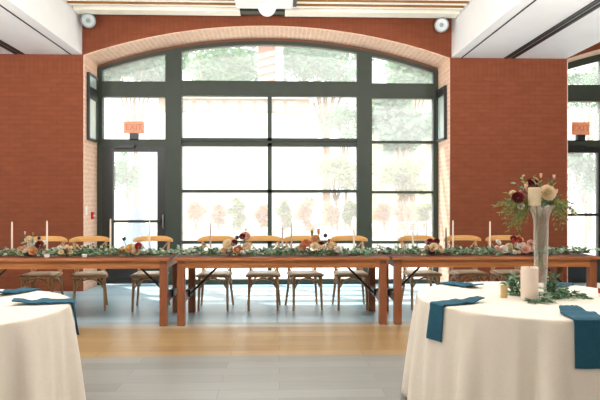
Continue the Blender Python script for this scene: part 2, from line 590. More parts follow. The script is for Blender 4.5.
# two spotlights at the arch corners
def spotlight(px, py, side, lbl):
    p = at(px, py, 8.98)
    t = thing('spotlight', lbl, 'spotlight', p, 0, None)
    q = MB()
    ax = Vector((side * -.25, -1, -.3)).normalized()
    u = ax.orthogonal().normalized(); w = ax.cross(u)
    q.tube([-ax * .10, -ax * .09, -ax * .02, ax * .05, ax * .06], [.045, .07, .1, .112, .105], 20)
    q.build('housing', M['grey'], t)
    q = MB(); q.tube([ax * .045, ax * .062], [.092, .088], 20); q.build('lens', M['lens'], t)
    q = MB(); q.tube([ax * .055, ax * .075], [.035, .03], 14); q.build('lamp_cap', M['grey'], t)
    q = MB(); q.tube([(0, .02, .09), (0, .06, .20), (0, .06, .29)], .018, 8); q.tube([(-.06, 0, .0), (-.06, .03, .1), (.06, .03, .1), (.06, 0, .0)], .012, 6); q.build('bracket', M['blackframe'], t)
spotlight(88.5, 20.5, -1, 'round grey spotlight at the left end of the arch wall')
spotlight(441.5, 25, 1, 'round grey spotlight at the right end of the arch wall')

# ------------------------------------------------------------------ windows
FY0, FY1 = YW - .06, YW + .07
def rect(mb, px0, px1, py0, py1, y0=FY0, y1=FY1, shift=0.0, mi=0):
    xm = (px0 + px1) / 2
    mb.box((X(px0, YW) + shift, y0, Zp(xm, py1, YW)), (X(px1, YW) + shift, y1, Zp(xm, py0, YW)), mi)

def post(mb, x0, x1, off, xc=None, z0=0.0, y0=FY0, y1=FY1):
    mb.prism([(x0, z0), (x1, z0), (x1, arc(x1, off, xc)), (x0, arc(x0, off, xc))], y0 - .004, y1 + .004)

def arched_pane(x0, x1, z0, off, root, xc=None):
    n = 14
    q = MB()
    poly = [(x0, z0), (x1, z0)] + [(x1 + (x0 - x1) * i / n, arc(x1 + (x0 - x1) * i / n, off, xc)) for i in range(n + 1)]
    q.prism(poly, YW, YW + .01)
    q.build('pane', M['glass'], root, smooth=False)

def pane(px0, px1, py0, py1, root):
    q = MB(); rect(q, px0, px1, py0, py1, YW, YW + .01)
    return q.build('pane', M['glass'], root, smooth=False)

w1 = structure('window_1', 'large arched window of dark green-grey metal bars', 'window')
m = MB()
xa, xb = X(97.0, YW), X(103.2, YW)
post(m, max(xa, XL + .013), xb, -.075); post(m, X(166, YW), X(182, YW), -.075)
post(m, X(356.5, YW), X(371.5, YW), -.075); post(m, X(432.5, YW), min(X(437.3, YW), XR - .013), -.075)
n = 48
for i in range(n):      # arched head of the frame
    a = XL + .013 + (2 * HALF - .026) * i / n; b = XL + .013 + (2 * HALF - .026) * (i + 1) / n
    m.prism([(a, arc(a, -.125)), (b, arc(b, -.125)), (b, arc(b, -.06)), (a, arc(a, -.06))], FY0, FY1)
rect(m, 103, 166, 82, 97.5); rect(m, 182, 357, 81.7, 96.7); rect(m, 371, 433, 84, 99)
rect(m, 103, 166, 139.5, 147)
m.build('frame', M['frame'], w1, smooth=False)
m = MB()
for i in range(n):
    a = XL + .013 + (2 * HALF - .026) * i / n; b = XL + .013 + (2 * HALF - .026) * (i + 1) / n
    m.prism([(a, arc(a, -.06)), (b, arc(b, -.06)), (b, arc(b, -.0125)), (a, arc(a, -.0125))], YW - .03, FY1)
m.build('head_trim', M['inner_brick'], w1, smooth=False)
m = MB()
rect(m, 182, 357, 138.3, 141.2, FY0 + .02); rect(m, 182, 357, 143.3, 146.6, FY0 + .02); rect(m, 182, 357, 141, 143.5, FY0 + .05)
rect(m, 182, 357, 189.7, 192.8, FY0 + .02); rect(m, 182, 357, 240.5, 243.5, FY0 + .02); rect(m, 182, 357, 279, 284, FY0)
rect(m, 267.7, 271.8, 96.7, 279, FY0 + .02)
rect(m, 371, 433, 141, 143.6, FY0 + .02); rect(m, 371, 433, 191, 193.5, FY0 + .02); rect(m, 371, 433, 240.8, 243.4, FY0 + .02); rect(m, 371, 433, 279, 284, FY0)
m.build('glazing_bars', M['frame'], w1, smooth=False)
arched_pane(X(103.2, YW), X(166, YW), Zp(135, 82, YW), -.125, w1)
arched_pane(X(182, YW), X(356.5, YW), Zp(269, 82, YW), -.125, w1)
arched_pane(X(371.5, YW), X(432.5, YW), Zp(402, 84, YW), -.125, w1)
pane(103, 166, 97.5, 139.5, w1)
for a, b in ((182, 268), (271.5, 356.5)):
    for c, d in ((96.7, 138.5), (146.5, 190), (192.6, 240.6), (243.4, 279)):
        pane(a, b, c, d, w1)
for c, d in ((99, 141), (143.5, 191), (193.4, 241), (243.3, 279)):
    pane(371.5, 432.5, c, d, w1)

def door(name, lbl, rs, handle_px, y_push, shift_y=0):
    """rs: stile left outer/inner, stile right inner/outer, top of door, top of glass, bottom of glass (pixels)"""
    lo, li, ri, ro, top, gt, gb = rs
    root = structure(name, lbl, 'door')
    q = MB()
    rect(q, lo, li, top, 283.4, FY0 - .0, FY1 - .03); rect(q, ri, ro, top, 283.4, FY0, FY1 - .03)
    rect(q, li, ri, top, gt, FY0, FY1 - .03); rect(q, li, ri, gb, 283.4, FY0, FY1 - .03)
    q.build('door_leaf', M['blackframe'], root, smooth=False)
    pane(li, ri, gt, gb, root)
    q = MB(); rect(q, li - 3, ri + 3, y_push - 1.2, y_push + 1.4, FY0 - .07, FY0 - .03)
    rect(q, li - 4, li - 2, y_push - 2, y_push + 2, FY0 - .06, FY0); rect(q, ri + 2, ri + 4, y_push - 2, y_push + 2, FY0 - .06, FY0)
    q.build('push_bar', M['blackframe'], root, smooth=False)
    hx = X(handle_px, YW)
    q = MB(); q.tube([(hx, FY0, Zp(handle_px, y_push - 7, YW)), (hx, FY0 - .06, Zp(handle_px, y_push - 6, YW)), (hx, FY0 - .06, Zp(handle_px, y_push + 6, YW)), (hx, FY0, Zp(handle_px, y_push + 7, YW))], .014, 8)
    q.build('pull_handle', M['chrome'], root)
    q = MB(); rect(q, li + 2, li + 22, top - 1.5, top + 1.5, FY0 - .07, FY0); q.build('door_closer', M['blackframe'], root, smooth=False)
    return root
door('door_1', 'black framed glass door with a push bar at the left of the main arched window', (103.2, 114, 158, 166, 147, 152, 262), 164.3, 221)

# second window and door at the right edge
w2 = structure('window_2', 'right-hand arched window of dark metal bars', 'window')
m = MB()
x2s = [X(597, YW), X(597, YW) + .30]
post(m, X2 + .013, X2 + .10, -.02, XC2)
post(m, x2s[0] + .06, x2s[1], -.02, XC2)
xs = x2s[1] + 3.0
post(m, xs, xs + .25, -.02, XC2)
post(m, X2R - .1, X2R - .013, -.02, XC2)
n = 48
for i in range(n):
    a = X2 + .013 + (2 * HALF - .026) * i / n; b = X2 + .013 + (2 * HALF - .026) * (i + 1) / n
    m.prism([(a, arc(a, -.125, XC2)), (b, arc(b, -.125, XC2)), (b, arc(b, -.0125, XC2)), (a, arc(a, -.0125, XC2))], FY0, FY1)
def zz(py): return Zp(582, py, YW)
m.box((X2 + .013, FY0, zz(102)), (X2R - .013, FY1, zz(85.5)))
m.box((X2 + .013, FY0, zz(153) + .08), (x2s[0] + .07, FY1, zz(140.5)))
for py in (144, 193, 242, 281):
    m.box((x2s[1], FY0 + .02, zz(py) - .03), (X2R - .1, FY1, zz(py) + .03))
m.build('frame', M['frame'], w2, smooth=False)
arched_pane(X2 + .1, x2s[1], zz(86), -.125, w2, XC2)
arched_pane(x2s[1], X2R - .1, zz(86), -.125, w2, XC2)
def pbox(x0, x1, z0, z1, root):
    q = MB(); q.box((x0, YW, z0), (x1, YW + .01, z1)); q.build('pane', M['glass'], root, smooth=False)
pbox(X2 + .1, x2s[0] + .06, zz(140.5), zz(102), w2)
pbox(x2s[1], X2R - .1, 0.05, zz(102), w2)
door('door_2', 'black framed glass door at the right edge behind the brick pier', (X2 and 556, 560, 596.5, 600.5, 147.5, 153, 256), 599, 214.5)

# exit signs hanging in front of the glass above the doors
def exit_sign(px, py0, py1, w, ybar, lbl):
    p = at(px, ybar, YW - .1)
    t = thing('exit_sign', lbl, 'sign', p)
    z0 = Zp(px, py1, YW - .1) - p.z; z1 = Zp(px, py0, YW - .1) - p.z
    hw = w / F * (YW - .1) / 2
    q = MB(); q.box((-hw, -.012, z0), (hw, .012, z1)); q.build('sign_face', M['exit'], t, bevel=.004)
    q = MB(); q.box((-.07, -.04, 0), (.07, .05, z0 + .002)); q.build('mount', M['blackframe'], t, bevel=.005)
    cu = bpy.data.curves.new('exit_lettering', 'FONT'); cu.body = 'EXIT'; cu.size = (z1 - z0) * .68
    cu.align_x = 'CENTER'; cu.align_y = 'CENTER'; cu.extrude = .003
    ob = bpy.data.objects.new('tmp', cu); C.objects.link(ob)
    dg = bpy.context.evaluated_depsgraph_get()
    me = bpy.data.meshes.new_from_object(ob.evaluated_get(dg))
    bpy.data.objects.remove(ob)
    lo = bpy.data.objects.new('lettering', me); C.objects.link(lo)
    me.materials.clear(); me.materials.append(M['exit_text'])
    lo.rotation_euler = (PI / 2, 0, 0); lo.location = (0, -.0145, (z0 + z1) / 2); lo.parent = t
exit_sign(134, 121.5, 133.5, 20, 139.5, 'salmon EXIT sign above the left glass door')
exit_sign(580.5, 122, 135, 18, 140.5, 'salmon EXIT sign above the glass door at the right edge')

# framed glass panels on the reveals, alarm and switch
def reveal_panel(xw, sgn, y0, y1, z0, z1, band, lbl):
    t = thing('framed_glass_panel', lbl, 'wall panel', (xw, (y0 + y1) / 2, z0))
    d = sgn * .045; h = z1 - z0; hy = (y1 - y0) / 2
    q = MB(); fw = .035
    q.box((0, -hy, 0), (d, -hy + fw, h)); q.box((0, hy - fw, 0), (d, hy, h)); q.box((0, -hy + fw, 0), (d, hy - fw, fw)); q.box((0, -hy + fw, h - fw), (d, hy - fw, h))
    q.build('panel_frame', M['blackframe'], t, smooth=False)
    q = MB(); q.box((0, -hy + fw, fw), (d * .6, hy - fw, h - fw)); q.build('glass', M['panel_glass'], t, smooth=False)
    q = MB(); q.box((d * .6, -hy + fw, band[0] * h), (d * .85, hy - fw, band[1] * h)); q.build('dark_band', M['blackframe'], t, smooth=False)
reveal_panel(XL + .012, 1, 9.31, 9.75, 2.37, 3.44, (.62, .8), 'tall black framed glass panel on the left reveal of the arch')
reveal_panel(XR - .012, -1, 9.33, 9.79, 2.40, 3.27, (.84, .96), 'tall black framed glass panel on the right reveal of the arch')
t = thing('fire_alarm', 'small red fire alarm box on the left reveal of the arch', 'fire alarm', (XL + .012, 9.55, Zp(91, 219, 9.55)))
q = MB(); q.box((0, -.036, 0), (.04, .036, .115)); q.build('alarm_box', M['red'], t, bevel=.006)
q = MB(); q.box((.04, -.03, .04), (.05, .03, .07)); q.build('pull_bar', M['white'], t, smooth=False)
t = thing('light_switch', 'white switch plate near the front edge of the left reveal', 'switch', (XL + .012, 9.28, Zp(85, 215, 9.28)))
q = MB(); q.box((0, -.035, 0), (.012, .035, .14)); q.build('plate', M['white'], t, bevel=.003)
q = MB(); q.box((.012, -.012, .05), (.02, .012, .09)); q.build('rocker', M['white'], t, smooth=False)

# ------------------------------------------------------------------ farm tables
TYF, TD, TZ = 6.6, .88, .772
def farm_table(x0, x1, lbl):
    cx = (x0 + x1) / 2
    t = thing('farm_table', lbl, 'table', (cx, TYF + TD / 2, 0), 0, None)
    hx, hy = (x1 - x0) / 2, TD / 2
    q = MB()
    nb = 5
    wy = (2 * hy + .05) / nb
    for k in range(nb):
        q.box((-hx - .03, -hy - .025 + k * wy + .0015, TZ - .028), (hx + .03, -hy - .025 + (k + 1) * wy - .0015, TZ))
    q.build('tabletop', M['tabletop'], t, smooth=False, bevel=.003)
    q = MB()
    q.box((-hx - .03, -hy - .029, TZ - .034), (hx + .03, -hy - .0245, TZ - .003))
    q.build('front_edge_band', M['apron'], t, smooth=False)
    q = MB(); ah = .088
    q.box((-hx + .002, -hy + .002, TZ - .034 - ah), (hx - .002, -hy + .03, TZ - .03)); q.box((-hx + .002, hy - .03, TZ - .034 - ah), (hx - .002, hy - .002, TZ - .03))
    q.box((-hx + .002, -hy + .03, TZ - .034 - ah), (-hx + .03, hy - .03, TZ - .03)); q.box((hx - .03, -hy + .03, TZ - .034 - ah), (hx - .002, hy - .03, TZ - .03))
    q.build('apron', M['apron'], t, smooth=False)
    for sx in (-1, 1):
        for sy in (-1, 1):
            q = MB(); a = sx * hx; b = sy * hy
            q.box((a, b, 0), (a - sx * .085, b - sy * .085, TZ - .031)); q.build('leg', M['tleg'], t, smooth=False, bevel=.004)
    for sx in (-1, 1):
        a = sx * (hx - .0425)
        q = MB(); q.box((a - .022, -hy + .08, .24), (a + .022, hy - .08, .33)); q.build('stretcher', M['tleg'], t, smooth=False)
        q = MB(); q.tube([(a - sx * .03, 0, .285), (a - sx * .47, 0, TZ - .05)], .013, 8)
        q.box((a - .045, -.05, .265), (a + .045, .05, .345)); q.build('folding_brace', M['blackframe'], t)
    return t
tx = [(X(167, TYF) - 2.373, X(167, TYF)), (X(177, TYF), X(387, TYF)), (X(394.5, TYF), X(394.5, TYF) + 2.35)]
farm_table(*tx[0], 'wooden farm table at the left end of the head table row')
farm_table(*tx[1], 'wooden farm table in the middle of the head table row')
farm_table(*tx[2], 'wooden farm table at the right end of the head table row behind the round table')

# ------------------------------------------------------------------ cross-back chairs (front faces -Y)
def make_chair():
    t = thing('crossback_chair', '', 'chair')
    q = MB()
    pr = [(-.205, .185), (-.22, -.16), (-.19, -.205), (.19, -.205), (.22, -.16), (.205, .185)]
    n = len(pr)
    def ring(sc, z): return [(x * sc, y * sc, z) for x, y in pr]
    rings = [ring(.98, .425), ring(1.03, .432), ring(1.03, .455), ring(.97, .462)]
    q.add([p for r_ in rings for p in r_], [tuple(range(n - 1, -1, -1))] + [(i * n + k, i * n + (k + 1) % n, (i + 1) * n + (k + 1) % n, (i + 1) * n + k) for i in range(3) for k in range(n)] + [tuple(range(3 * n, 4 * n))])
    q.build('seat_frame', M['chair'], t, bevel=.004)
    q = MB(); r1, r2 = ring(.90, .462), ring(.86, .474)
    q.add(r1 + r2, [(k, (k + 1) % n, n + (k + 1) % n, n + k) for k in range(n)] + [tuple(range(n, 2 * n))])
    q.build('seat', M['seat'], t, bevel=.004)
    for sx in (-1, 1):
        q = MB(); q.tube([(sx * .175, -.175, .435), (sx * .180, -.185, .25), (sx * .186, -.205, .0)], [.021, .018, .014], 10); q.build('leg', M['chair'], t)
        q = MB(); q.tube([(sx * .215, .235, 0), (sx * .19, .185, .25), (sx * .178, .175, .45), (sx * .185, .195, .62), (sx * .20, .235, .80), (sx * .205, .262, .89)], [.014, .017, .020, .019, .017, .015], 10); q.build('leg', M['chair'], t)
    q = MB(); pts = []
    for i in range(17):
        u = -1 + 2 * i / 16
        pts.append((u * .262, .262 - .055 * u * u + .0, .900 - .026 * u ** 4))
    # bent top rail: a tall flat section
    vs, fs = [], []
    for i, p in enumerate(pts):
        u = -1 + 2 * i / 16
        h = .036 * (1 - .5 * abs(u) ** 5); th_ = .013
        for dy, dz in ((-th_, -h), (th_, -h), (th_, h), (-th_, h)):
            vs.append((p[0], p[1] + dy, p[2] + dz))
    for i in range(16):
        for k in range(4):
            fs.append((i * 4 + k, i * 4 + (k + 1) % 4, i * 4 + 4 + (k + 1) % 4, i * 4 + 4 + k))
    fs += [(3, 2, 1, 0), (64, 65, 66, 67)]
    q.add(vs, fs); q.build('top_rail', M['rail'], t, bevel=.008)
    for sx in (-1, 1):
        q = MB()
        q.tube([(sx * .185, .238, .845), (sx * .13, .248, .775), (sx * .04, .225 + sx * .006, .69), (-sx * .06, .205, .60), (-sx * .14, .190, .50), (-sx * .165, .182, .455)], .0125, 8, flat=.6)
        q.build('cross_slat', M['chair'], t)
    def bow(a, b, top):
        pts = []
        a, b = Vector(a), Vector(b)
        for i in range(11):
            s_ = i / 10
            p = a.lerp(b, s_); p.z = a.z + (top - a.z) * (1 - abs(2 * s_ - 1) ** 2.4)
            pts.append(p)
        q = MB(); q.tube(pts, .0105, 8); q.build('bow_brace', M['chair'], t)
    bow((-.182, -.188, .27), (.182, -.188, .27), .415)
    bow((-.186, .19, .27), (.186, .19, .27), .415)
    bow((-.183, -.186, .27), (-.186, .188, .27), .405)
    bow((.183, -.186, .27), (.186, .188, .27), .405)
    return t

ch = make_chair()
chairs = [
    (34, 4, 'cross-back wooden chair behind the left farm table nearest the left edge, before the brick pier'),
    (83.5, 17, 'cross-back wooden chair turned a little, in front of the pale left reveal of the arch'),
    (146, 2, 'cross-back wooden chair in front of the left glass door'),
    (213, -1, 'cross-back wooden chair leftmost behind the middle farm table'),
    (263, 0, 'cross-back wooden chair behind the middle farm table below the thin centre window bar'),
    (305.5, 9, 'cross-back wooden chair turned a little behind the tall peach flowers of the middle farm table'),
    (353, 1, 'cross-back wooden chair rightmost behind the middle farm table, before the thick green window post'),
    (426, 3, 'cross-back wooden chair leftmost behind the right farm table, before the right window bay'),
    (474, 2, 'cross-back wooden chair before the right brick pier, between the two white taper candles'),
    (518, 0, 'cross-back wooden chair before the right brick pier just left of the tall glass vase'),
]
first = True
for px, rz, lb in chairs:
    # px is measured at the front legs, a little nearer than the seat centre
    loc = (X(px, 7.44), 7.685, 0)
    if first:
        ch.location = loc; ch.rotation_euler = (0, 0, R(rz)); ch['label'] = lb; ch['group'] = 'chairs behind the head tables'; first = False
    else:
        dup(ch, loc, R(rz), lb, 'chairs behind the head tables')

# ------------------------------------------------------------------ flowers and foliage
def petal_ring(mb, c, ax, r, h, n, w, open_, ph, mi=0):
    """n cupped petals around axis ax; open_ = how far the rims lean out"""
    ax = Vector(ax).normalized()
    u = ax.orthogonal().normalized(); v = ax.cross(u)
    for k in range(n):
        a = ph + 2 * PI * k / n
        vs = []
        for i in range(4):
            s_ = i / 3
            rad = r * (.35 + .65 * math.sin(s_ * PI / 2)) * (1 + open_ * s_)
            z = h * (s_ - .25 * open_ * s_ * s_)
            ww = w * (.45 + .75 * math.sin(s_ * PI * .75))
            for j in (-1, 0, 1):
                aa = a + j * ww
                rr = rad * (1.0 if j == 0 else .96)
                zj = z - (0.06 * h if j and i == 3 else 0)
                vs.append(c + (u * math.cos(aa) + v * math.sin(aa)) * rr + ax * zj)
        fs = []
        for i in range(3):
            for j in range(2):
                fs.append((i * 3 + j, i * 3 + j + 1, i * 3 + j + 4, i * 3 + j + 3))
        mb.add(vs, fs, mi)

def rose(mb, c, ax, Rr):
    c = Vector(c); ax = Vector(ax).normalized()
    petal_ring(mb, c, ax, Rr * .22, Rr * 1.0, 4, .9, 0, .3)
    petal_ring(mb, c, ax, Rr * .45, Rr * .98, 5, .75, .05, .8)
    petal_ring(mb, c, ax, Rr * .68, Rr * .88, 6, .62, .1, .1)
    petal_ring(mb, c, ax, Rr * .85, Rr * .68, 7, .55, .2, .5)
    petal_ring(mb, c, ax, Rr * .92, Rr * .42, 7, .55, .3, .2)

def dahlia(mb, c, ax, Rr):
    c = Vector(c); ax = Vector(ax).normalized()
    for k, (rr, hh, n) in enumerate(((.3, .9, 6), (.5, .82, 9), (.7, .66, 11), (.85, .45, 13), (.9, .2, 14))):
        petal_ring(mb, c, ax, Rr * rr, Rr * hh, n, 2.2 / n, .25, k * .4)

def seedhead(mb, c, Rr):
    n = 10
    prof = [(max(.001, Rr * math.sin(PI * i / 8)), -Rr * math.cos(PI * i / 8)) for i in range(9)]
    mb.lathe(prof, c, n)
    for i in range(26):
        a = rnd.uniform(0, 2 * PI); b = rnd.uniform(-1, 1)
        d = Vector((math.cos(a) * math.sqrt(1 - b * b), math.sin(a) * math.sqrt(1 - b * b), b))
        mb.tube([Vector(c) + d * Rr * .9, Vector(c) + d * Rr * 1.3], [.0025, .001], 4)

def rvec(zmin=-.3, zmax=1.0):
    a = rnd.uniform(0, 2 * PI)
    return Vector((math.cos(a), math.sin(a), rnd.uniform(zmin, zmax))).normalized()

def sprig(mb, p, d, L, nleaf, lw, ll, droop=.0, smi=0, lmis=(1, 2, 3)):
    """a stem with pairs of leaves"""
    p = Vector(p); d = Vector(d).normalized()
    pts = [p.copy()]
    for i in range(8):
        d = (d + Vector((0, 0, -droop / 8)) + Vector((rnd.uniform(-.06, .06), rnd.uniform(-.06, .06), rnd.uniform(-.03, .03)))).normalized()
        pts.append(pts[-1] + d * L / 8)
    mb.tube(pts, [.0028 - .0002 * i for i in range(9)], 5, smi)
    for k in range(nleaf):
        s_ = .12 + .88 * k / max(1, nleaf - 1)
        i = min(7, int(s_ * 8)); q = pts[i].lerp(pts[i + 1], s_ * 8 - i if i < 8 else 1)
        dd = (pts[i + 1] - pts[i]).normalized()
        side = dd.cross(Vector((rnd.uniform(-.4, .4), rnd.uniform(-.4, .4), 1))).normalized() * (1 if k % 2 else -1)
        mb.leaf(q, dd * rnd.uniform(.4, .9) + side * .8 + Vector((0, 0, rnd.uniform(-.2, .35))), rvec(.2, 1), ll * rnd.uniform(.75, 1.2), lw * rnd.uniform(.8, 1.15), rnd.choice(lmis))

def flower_group(name, lbl, cat, Yc, blooms, base_z, leaf_n=16, grp=None, lz=.0):
    """blooms: (px, py, radius, material, kind); stems run down to the base of the group"""
    xs_ = [at(b[0], b[1], Yc).x for b in blooms]
    cx = sum(xs_) / len(xs_)
    root = thing(name, lbl, cat, (cx, Yc, base_z), 0, grp)
    org = Vector((cx, Yc, base_z))
    names = {'rose': 'rose', 'dahlia': 'dahlia', 'seed': 'seed_head', 'bud': 'bud'}
    st = MB()
    for px, py, rr, mt, kind in blooms:
        yy = Yc + rnd.uniform(-.07, .05)
        c = at(px, py, yy) - org
        c.z = max(c.z, rr * .35 + .004)
        q = MB()
        ax = Vector((rnd.uniform(-.4, .4), -.8, .6))
        if kind == 'rose': rose(q, c - ax.normalized() * rr * .4, ax, rr)
        elif kind == 'dahlia': dahlia(q, c - ax.normalized() * rr * .4, ax, rr)
        elif kind == 'seed': seedhead(q, c, rr)
        else: petal_ring(q, c - Vector((0, 0, rr)), (0, 0, 1), rr * .7, rr * 2, 5, .75, -.2, 0); petal_ring(q, c - Vector((0, 0, rr)), (0, 0, 1), rr * .4, rr * 1.9, 4, .8, 0, .5)
        q.build(names[kind], M[mt], root, angle=60)
        b = Vector((c.x * .5, c.y * .3, .004))
        st.tube([b, b.lerp(c, .6) + Vector((0, 0, .01)), c], .003, 5, 0)
    for k in range(leaf_n):
        px, py, rr, mt, kind = rnd.choice(blooms)
        c = at(px, py, Yc) - org
        c.z = max(.01, c.z * rnd.uniform(.1, .8))
        st.leaf(c + rvec() * .02, rvec(-.1, .8), rvec(.2, 1), rnd.uniform(.05, .09), rnd.uniform(.02, .035), rnd.choice((1, 1, 2)))
    st.build('foliage', [M['stem'], M['leaf2'], M['leaf1']], root)
    return root

GY = 6.90
def garland(x0, x1, lbl):
    cx = (x0 + x1) / 2
    mb = MB()
    n = int((x1 - x0) / .045)
    hx = (x1 - x0) / 2
    pts = [(-hx + 2 * hx * i / 30, .03 * math.sin(i * 1.1), .012) for i in range(31)]
    mb.tube(pts, .006, 6, 0)
    for i in range(n):
        u = -hx + .05 + (2 * hx - .1) * (i + .5) / n
        big = 1 + .25 * math.sin(u * 5 + 1)
        for k in range(4):
            p = Vector((u + rnd.uniform(-.03, .03), rnd.uniform(-.12, .12), .014))
            a = rnd.choice((0, PI)) + rnd.uniform(-1.0, 1.0)
            d = Vector((math.cos(a), math.sin(a), rnd.uniform(.1, 1.0)))
            sprig(mb, p, d, rnd.uniform(.09, .16) * big, 6, .034, .046, .45)
    # keep leaves off and above the table board
    for v in mb.v:
        if v.z < .004 and v.y > -.34: v.z = .004 + abs(v.z) * .15
    o = mb.build('eucalyptus_garland', [M['stem'], M['leaf1'], M['leaf2'], M['leaf3']], None, (cx, GY, TZ))
    return tag(o, lbl, 'garland', 'eucalyptus garlands along the head tables')
garland(tx[0][0] + .3, tx[0][1] + .05, 'eucalyptus garland lying along the left farm table')
garland(tx[1][0] - .02, tx[1][1] + .02, 'eucalyptus garland lying along the middle farm table')
garland(tx[2][0] - .03, X(592, GY), 'eucalyptus garland lying along the right farm table')

G = 'flower clusters tucked into the head table garlands'
def fg(lbl, bl, n=16):
    out = [(b[0], b[1], b[2] * 1.15, b[3], b[4]) for b in bl]
    x0, x1 = min(b[0] for b in bl), max(b[0] for b in bl)
    for k in range(3 + int((x1 - x0) / 3.5)):      # small filler blooms low in the cluster
        out.append((rnd.uniform(x0 - 2, x1 + 2), rnd.uniform(246, 252.5), rnd.uniform(.018, .028), rnd.choice(('cream_f', 'white_f', 'pink_f', 'peach_f', 'cream_f')), 'rose'))
    return flower_group('flower_cluster', lbl, 'flowers', 6.80, out, TZ, n, G)
fg('cream, blush and burgundy flower cluster at the left end before the brick pier', [
    (28.5, 239, .034, 'cream_f', 'rose'), (32, 244, .045, 'white_f', 'rose'), (25, 249, .042, 'pink_f', 'rose'), (33, 251, .04, 'peach_f', 'rose'),
    (39, 244, .040, 'burg_f', 'dahlia'), (43.5, 243, .032, 'white_f', 'rose'), (25, 233, .016, 'pink_f', 'bud'), (39, 238, .016, 'dark_f', 'seed'), (33, 234, .014, 'leaf4', 'bud'), (20, 252, .03, 'cream_f', 'rose')], 24)
fg('peach, butter yellow and burgundy flower cluster before the left glass door', [
    (123, 252, .045, 'peach_f', 'rose'), (130, 248, .045, 'yellow_f', 'rose'), (138, 245.5, .036, 'red_f', 'dahlia'), (136, 251, .04, 'cream_f', 'rose'), (124, 239, .018, 'dark_f', 'seed'), (66, 251, .034, 'peach_f', 'rose')][:5], 18)
fg('single peach rose with buds between the two left chairs', [(66, 251, .034, 'peach_f', 'rose'), (61, 252, .026, 'cream_f', 'rose'), (71, 252.5, .022, 'pink_f', 'bud')], 8)
fg('cream rose, burgundy and orange flower cluster left of the thin centre window bar', [
    (228, 244, .050, 'cream_f', 'rose'), (234, 242.5, .036, 'burg_f', 'dahlia'), (238, 250, .045, 'orange_f', 'rose'), (231, 252, .036, 'pink_f', 'rose'), (245.5, 236, .048, 'pink_f', 'rose'),
    (242, 236, .03, 'burg_f', 'dahlia'), (246, 230, .016, 'leaf4', 'bud'), (237, 237.5, .020, 'dark_f', 'seed'), (247, 246, .04, 'cream_f', 'rose'), (224, 250, .03, 'yellow_f', 'rose')], 26)
fg('tall peach and burgundy flower cluster right of the thin centre window bar', [
    (306, 243, .042, 'orange_f', 'rose'), (315, 239, .045, 'peach_f', 'rose'), (318.5, 232, .030, 'orange_f', 'bud'), (312, 233, .030, 'leaf4', 'bud'), (315, 246, .040, 'cream_f', 'rose'), (321, 245, .040, 'burg_f', 'dahlia'),
    (331, 246, .050, 'cream_f', 'rose'), (325.5, 235.5, .020, 'dark_f', 'seed'), (329, 241, .02, 'red_f', 'bud'), (302, 248, .036, 'peach_f', 'rose'), (338, 249, .036, 'white_f', 'rose')], 30)
fg('burgundy and cream flower cluster before the right window bay', [
    (430, 241.5, .036, 'burg_f', 'dahlia'), (436.5, 241, .032, 'burg_f', 'dahlia'), (427, 242, .024, 'pink_f', 'rose'), (434, 246.5, .040, 'cream_f', 'rose'), (440, 249, .036, 'cream_f', 'rose'), (431.5, 251, .034, 'dark_f', 'dahlia'), (424, 251, .03, 'pink_f', 'rose')], 18)
fg('wide burgundy, red and white flower cluster just left of the tall vase', [
    (498.5, 242, .028, 'white_f', 'rose'), (504, 249, .042, 'white_f', 'rose'), (510, 247, .045, 'cream_f', 'rose'), (513.5, 238, .03, 'burg_f', 'dahlia'), (519, 239.5, .036, 'red_f', 'dahlia'),
    (516, 251, .044, 'burg_f', 'dahlia'), (522, 246, .046, 'white_f', 'rose'), (526, 249, .042, 'pink_f', 'rose'), (531, 243, .036, 'pink_f', 'rose'), (513, 241.5, .024, 'red_f', 'bud')], 26)

# taper candles in small holders
def taper(px, ytop, Y, mt, cand_lbl, holder_lbl, r=.0115):
    b = at(px, 250, Y); zt = Zp(px, ytop, Y)
    h = thing('candle_holder', holder_lbl, 'candle holder', (b.x, Y, TZ), 0, 'taper candle holders on the head tables')
    q = MB(); q.lathe([(.036, .0), (.038, .004), (.034, .009), (.012, .016), (.009, .03), (.011, .04)], n=16); q.build('base', M['brass'], h)
    q = MB(); q.lathe([(.010, .04), (.017, .046), (.018, .066), (.0145, .066), (.0145, .048), (.001, .047)], n=16, cap=False); q.build('cup', M['brass'], h)
    t = thing('taper_candle', cand_lbl, 'candle', (b.x, Y, TZ + .0475), 0, 'taper candles on the head tables')
    L = zt - TZ - .0475 - .008
    q = MB(); q.lathe([(r, 0), (r, .02), (r * .88, L * .7), (r * .72, L - .012), (r * .35, L)], n=12); cb_ = q.build('candle_body', M[mt], t)
    q = MB(); q.tube([(0, 0, L - .002), (.001, 0, L + .010)], .0016, 5); q.build('wick', M['wick'], cb_)
tapers = [
    (12, 221, 7.12, 'wax', 'nearest the left edge of the photo'),
    (47, 220, 6.86, 'wax', 'right of the left-end flower cluster'),
    (110.5, 218, 6.95, 'wax', 'before the dark left door stile'),
    (149.5, 220, 7.10, 'wax', 'before the left glass door pane'),
    (210.5, 222.5, 7.05, 'waxmauve', 'alone at the left of the wide window'),
    (282.5, 226, 6.90, 'waxmauve', 'shorter of the pair by the centre bar'),
    (291.5, 221.5, 7.15, 'waxmauve', 'taller of the pair by the centre bar'),
    (354, 224, 7.05, 'wax', 'beside the thick green window post'),
    (413, 222, 7.10, 'wax', 'before the right window bay'),
    (446, 227, 6.95, 'waxgrey', 'before the right reveal'),
    (453, 219.5, 7.10, 'wax', 'at the left edge of the right pier'),
    (490, 220.5, 7.05, 'wax', 'in the middle of the right pier'),
]
for px, yt, Y, mt, place in tapers:
    cn = {'wax': 'ivory', 'waxmauve': 'mauve', 'waxgrey': 'charcoal'}[mt]
    taper(px, yt, Y, mt, '%s taper candle %s' % (cn, place), 'small brass holder of the %s taper %s' % (cn, place))

